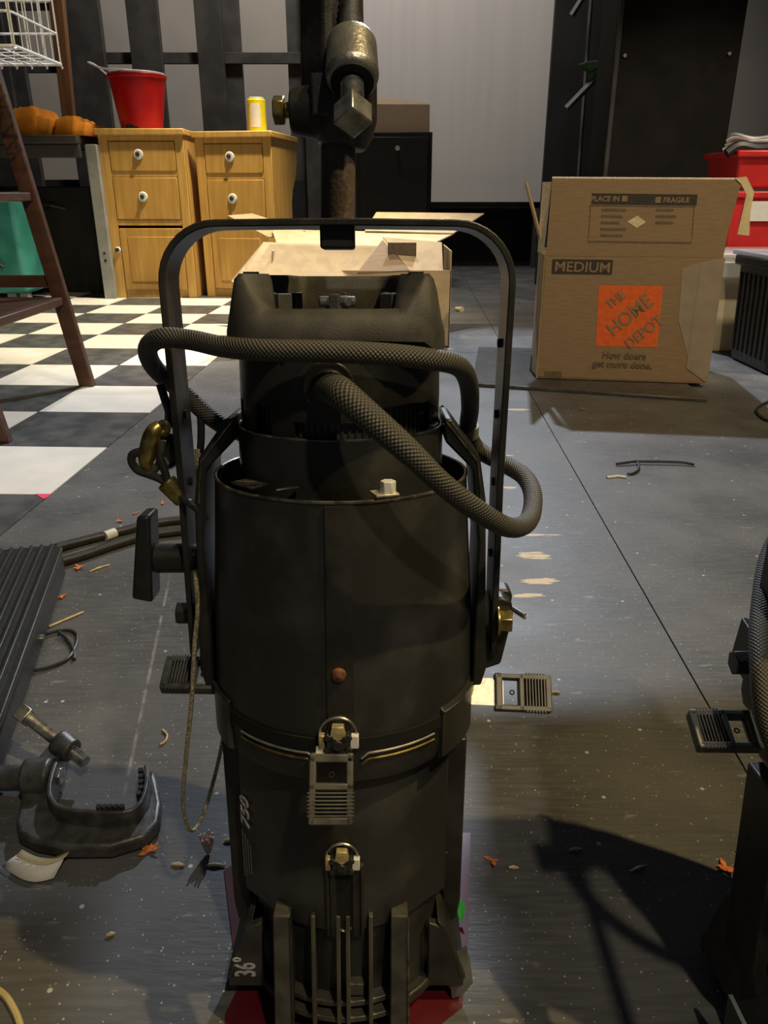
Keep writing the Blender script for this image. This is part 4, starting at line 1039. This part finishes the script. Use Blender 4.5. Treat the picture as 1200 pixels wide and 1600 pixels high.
# ---- large moving box on a black board
bl0, br0 = gp(838, 598), gp(1103, 607)
dX = (br0 - bl0).normalized(); WB = (br0 - bl0).length; ang = math.atan2(dX.y, dX.x)
A_, B_ = gp(738, 604), gp(1105, 629)
bd_ = tag(MB().extrude([A_, B_, B_ + V((.045, .75, 0)), A_ + V((.09, .62, 0))], (0, 0, .011)).build('black_board', mat('black_board_paint', (0.05, 0.05, 0.054), 0.32, var=0.2), bevel=.002), 'low black board lying on the floor under the big cardboard box', 'board')
mv = empty('moving_box', (bl0.x, bl0.y + .01, .0125), (0, 0, ang), 'large brown cardboard moving box with one printed flap standing up', 'box')
HB = at(990, 402, 2.4).z - .0125; DB = .40; th = .005


def mp_(x, y):                                                       # picture point -> box front plane
    n = V((-dX.y, dX.x, 0)); o = V((0, 0, CAMH)); r = ray(x, y); t = ((V(mv.location) - o).dot(n)) / r.dot(n); p = o + r * t - V(mv.location)
    return V((p.dot(dX), 0, max(0.001, p.z)))


tl, tr_ = mp_(851, 400), mp_(1133, 404)
mb = MB().extrude([V((0, 0, 0)), V((WB, 0, 0)), V((tr_.x, 0, HB)), V((tl.x, 0, HB))], (0, th, 0)); fp = mb.build('front_panel', CARD, mv, 0.001)
MB().extrude([V((0, DB, 0)), V((WB, DB, 0)), V((tr_.x, DB, HB)), V((tl.x, DB, HB))], (0, th, 0)).build('back_panel', CARD, mv)
MB().extrude([V((0, 0, 0)), V((-.018, DB * .3, 0)), V((-.006, DB, 0)), V((tl.x - .004, DB, HB)), V((tl.x - .012, DB * .3, HB)), V((tl.x, 0, HB))], (th, 0, 0)).build('side_panel', CARDL, mv)
MB().extrude([V((WB, 0, 0)), V((WB, DB, 0)), V((tr_.x, DB, HB)), V((tr_.x, 0, HB))], (-th, 0, 0)).build('side_panel', CARDL, mv)
MB().box((WB / 2, DB / 2, .004), (WB - .01, DB, .006)).build('bottom_panel', CARD, mv)
f0, f1, f2, f3 = mp_(853, 400), mp_(1130, 403), mp_(1160, 280), mp_(863, 278)
tf = MB().extrude([f0, f1, f1.lerp(f2, .35) + V((-.004, 0, 0)), f2, f3], (0, th, 0)).build('top_flap', CARD, mv, 0.001)
MB().tube([f3 + V((0, th / 2, 0)), f2 + V((0, th / 2, 0))], .0032, 6).build('cut_edge', CARDE, tf)
a0, a1 = mp_(850, 392), mp_(822, 285)
MB().extrude([a0 + V((0, .02, 0)), a1 + V((0, .02, 0)), a1 + V((.0, .34, 0)), a0 + V((0, .36, 0))], (th, 0, .002)).build('side_flap', CARDL, mv)
MB().extrude([mp_(850, 395), mp_(862, 284), mp_(862, 284) + V((-.025, .03, 0)), mp_(850, 395) + V((-.018, .03, 0))], (0, .004, 0)).build('torn_edge', CARDE, tf)
# tape on right corner, hanging masking tape
MB().extrude([mp_(1066, 420) + V((0, -.0012, 0)), mp_(1082, 413) + V((0, -.0012, 0)), mp_(1133, 402) + V((0, -.0012, 0)), mp_(1104, 606) + V((0, -.0012, 0)), mp_(1075, 560) + V((0, -.0012, 0)), mp_(1060, 500) + V((0, -.0012, 0))], (0, .001, 0)).build('packing_tape', CLEARTAPE, mv)
MB().extrude([mp_(1096, 410) + V((0, -.0022, 0)), mp_(1133, 402) + V((0, -.0022, 0)), mp_(1104, 606) + V((0, -.0022, 0)), mp_(1072, 575) + V((0, -.0022, 0))], (0, .0008, 0)).build('packing_tape', CLEARTAPE, mv)
tpz = [mp_(1148, 278), mp_(1166, 276), mp_(1178, 300), mp_(1172, 330), mp_(1170, 368), mp_(1152, 366), mp_(1160, 330), mp_(1166, 304), mp_(1158, 288)]
MB().extrude([p + V((0, -.004, 0)) for p in tpz], (0, .0018, 0)).build('masking_tape', TAPE, mv)
# print
def patch(x0, y0, x1_, y1_, m_, nm, par, dy=-.0008):
    MB().extrude([mp_(x0, y0) + V((0, dy, 0)), mp_(x1_, y0 + (x1_ - x0) * .012) + V((0, dy, 0)), mp_(x1_ - (y1_ - y0) * .10, y1_ + (x1_ - x0) * .012) + V((0, dy, 0)), mp_(x0 - (y1_ - y0) * .055, y1_) + V((0, dy, 0))], (0, .0006, 0)).build(nm, m_, par)


ex, ez = V((1, 0, .012)), V((0, 0, 1))


def btext(x, y, body, h, m_, par, ang_=0.0, off=.0, dy=-.0016, sxy=(1, 1)):
    o = mp_(x, y) + V((0, dy, 0)); xx = V((cos(R(ang_)), 0, sin(R(ang_)))); yy = V((-sin(R(ang_)), 0, cos(R(ang_))))
    return text('lettering', body, h, m_, par, frame(o, xx, yy), .0003, offset=off, sxy=sxy)


patch(925, 302, 1090, 319, INK, 'printed_bar', tf)
btext(952, 311, 'PLACE IN ■', .0195, CARD, tf, off=.0006); btext(1050, 313, '■ FRAGILE', .0195, CARD, tf, off=.0006)
for (xa, ya, xb, yb) in ((921, 320, 1086, 322), (919, 376, 1080, 379)): patch(xa, ya, xb, yb, INKL, 'printed_rule', tf)
for (xa, xb) in ((922, 924), (1084, 1086)): patch(xa, 320, xb, 379, INKL, 'printed_rule', tf)
for k in range(5): patch(940 - k * .6, 326 + k * 10, 978 - (k % 3) * 5, 330 + k * 10, INKL, 'printed_line', tf)
for k in range(3): patch(1025 - k * .6, 326 + k * 10, 1052 + (k % 2) * 5, 330 + k * 10, INKL, 'printed_line', tf)
MB().extrude([mp_(980, 346) + V((0, -.001, 0)), mp_(996, 337) + V((0, -.001, 0)), mp_(1009, 347) + V((0, -.001, 0)), mp_(995, 356) + V((0, -.001, 0))], (0, .0008, 0)).build('torn_tape', CARDE, tf)
patch(863, 405, 958, 428, INK, 'printed_label', fp)
btext(910, 418, 'MEDIUM', .041, CARD, fp, -.7, .0005, sxy=(1.08, 1))
patch(936, 446, 1036, 541, ORANGE, 'printed_logo', fp)
for (x, y, t_, h) in ((962, 469, 'THE', .038), (984, 493, 'HOME', .062), (1006, 519, 'DEPOT', .046)):
    btext(x, y, t_, h, CARD, fp, 43, .0009, -.0022, (.86, 1.0))
btext(975, 556, 'How doers', .029, INKL, fp, -.7, .0010); btext(972, 570, 'get more done.', .029, INKL, fp, -.7, .0010)
patch(851, 580, 878, 598, INKL, 'printed_stamp', fp)

# ---- red totes, cream bin, black bin on the right
def tote(x, y, z, w0, d0, h, m_, name, label, cat, grp=None, taper=1.08, rim=True):
    rt = empty(name, (x, y, z), label=label, cat=cat, group=grp)
    mb = MB().box((0, 0, h / 2), (w0, d0, h), taper=taper); mb.build('shell', m_, rt, 0.012, 3)
    if rim: MB().box((0, 0, h - .008), (w0 * taper + .03, d0 * taper + .03, .026)).build('rim', m_, rt, 0.006, 2)
    return rt


xA = at(1142, 300, 3.35).x; xB = at(1172, 300, 3.35).x
zt1 = at(1150, 322, 3.3).z; ztop = at(1150, 236, 3.3).z
lowt = tote(xA + .36, 3.56, 0, .66, .40, zt1 + .05, REDBIN, 'red_tote', 'lower red storage tote with a white label at the right edge', 'tote', 'red totes')
MB().box((0, -.222, zt1 - .02), (.60, .004, .075)).build('paper_label', PAPER, lowt)
MB().extrude([V((-.10, -.226, zt1 - .035)), V((-.02, -.226, zt1 - .035)), V((-.02, -.226, zt1 - .05)), V((.06, -.226, zt1 - .02)), V((-.02, -.226, zt1 + .01)), V((-.02, -.226, zt1 - .008)), V((-.10, -.226, zt1 - .012))], (0, .002, 0)).build('printed_arrow', GREY, lowt)
upt = tote(xA + .10, 3.50, zt1 + .064, .17, .30, ztop - zt1 - .064, REDBIN, 'red_tote', 'upper red tote nearest the black column', 'tote', 'red totes')
upt2 = tote(xB + .36, 3.46, zt1 + .064, .40, .30, ztop - zt1 - .095, REDBIN, 'red_tote', 'upper red tote at the right edge under the white cables', 'tote', 'red totes')
for k in range(4):
    y_ = 208 + k * 7
    tag(MB().tube(spline([at(1120 - k * 3, y_ + 6, 3.48) + V((.05, 0, 0)), at(1150, y_ + 3 - 4 * (k % 2), 3.46), at(1180, y_ + 9 - 5 * (k % 3), 3.44), at(1225, y_ + 2, 3.46)], 8), .009, 8).build('white_cable', WHITE if k % 2 else GREY), ('topmost white cable heaped on the red totes', 'second grey white cable on the red totes', 'third pale cable on the red totes', 'lowest pale cable drooping over the red totes')[k], 'cable', 'cables on the red totes')
tag(MB().tube(spline([at(1135, 240, 3.36), at(1155, 228, 3.36), at(1185, 232, 3.36), at(1225, 226, 3.38)], 6), .020, 8).build('black_coil', SLEEVE), 'thick black coil of cable lying on the red totes', 'cable')
cb0 = gp(1110, 554)
zcr = at(1125, 405, 2.95).z
cb = tote(cb0.x + .21, cb0.y + .195, 0, .40, .30, zcr, CREAM, 'cream_bin', 'cream plastic bin between the big box and black bin', 'bin', taper=1.03, rim=False)
MB().box((0, 0, zcr + .012), (.48, .36, .022)).build('clear_lid', CLEAR, cb, 0.006)
MB().box((-.02, -.02, zcr - .035), (.43, .325, .06)).build('clear_band', CLEAR, cb, 0.006)
bb0 = gp(1147, 566)
zbb = at(1160, 402, 2.72).z
bb = empty('black_bin', (1.442, 2.685, 0), (0, 0, 0), 'ribbed black plastic bin standing at the right edge', 'bin')
MB().box((0, 0, zbb / 2), (.34, .30, zbb), taper=1.10).build('shell', PLASTIC, bb, 0.02, 3)
MB().box((0, 0, zbb - .015), (.40, .345, .035)).build('rim', PLASTIC, bb, 0.008)
for k in range(8):
    MB().box((-.135 + k * .039, -.158, zbb * .48), (.010, .012, zbb * .74), M4.Rotation(R(3), 3, 'X')).build('rib', GREY if False else PLASTIC, bb, 0.003)
    MB().box((-.178, -.125 + k * .036, zbb * .48), (.012, .010, zbb * .74), M4.Rotation(R(-3), 3, 'Y')).build('rib', PLASTIC, bb, 0.003)
MB().box((0, 0, zbb + .010), (.42, .35, .016)).build('lid', CLEAR, bb, 0.004)
h_ = at(1160, 395, 2.66)
MB().tube(spline([V((-.19, -.12, zbb)), V((-.185, -.125, zbb + .06)), V((-.14, -.14, zbb + .09)), V((-.05, -.15, zbb + .10)), V((.05, -.15, zbb + .08)), V((.12, -.14, zbb + .0))], 8), .005, 8).build('handle', WHITE, bb)
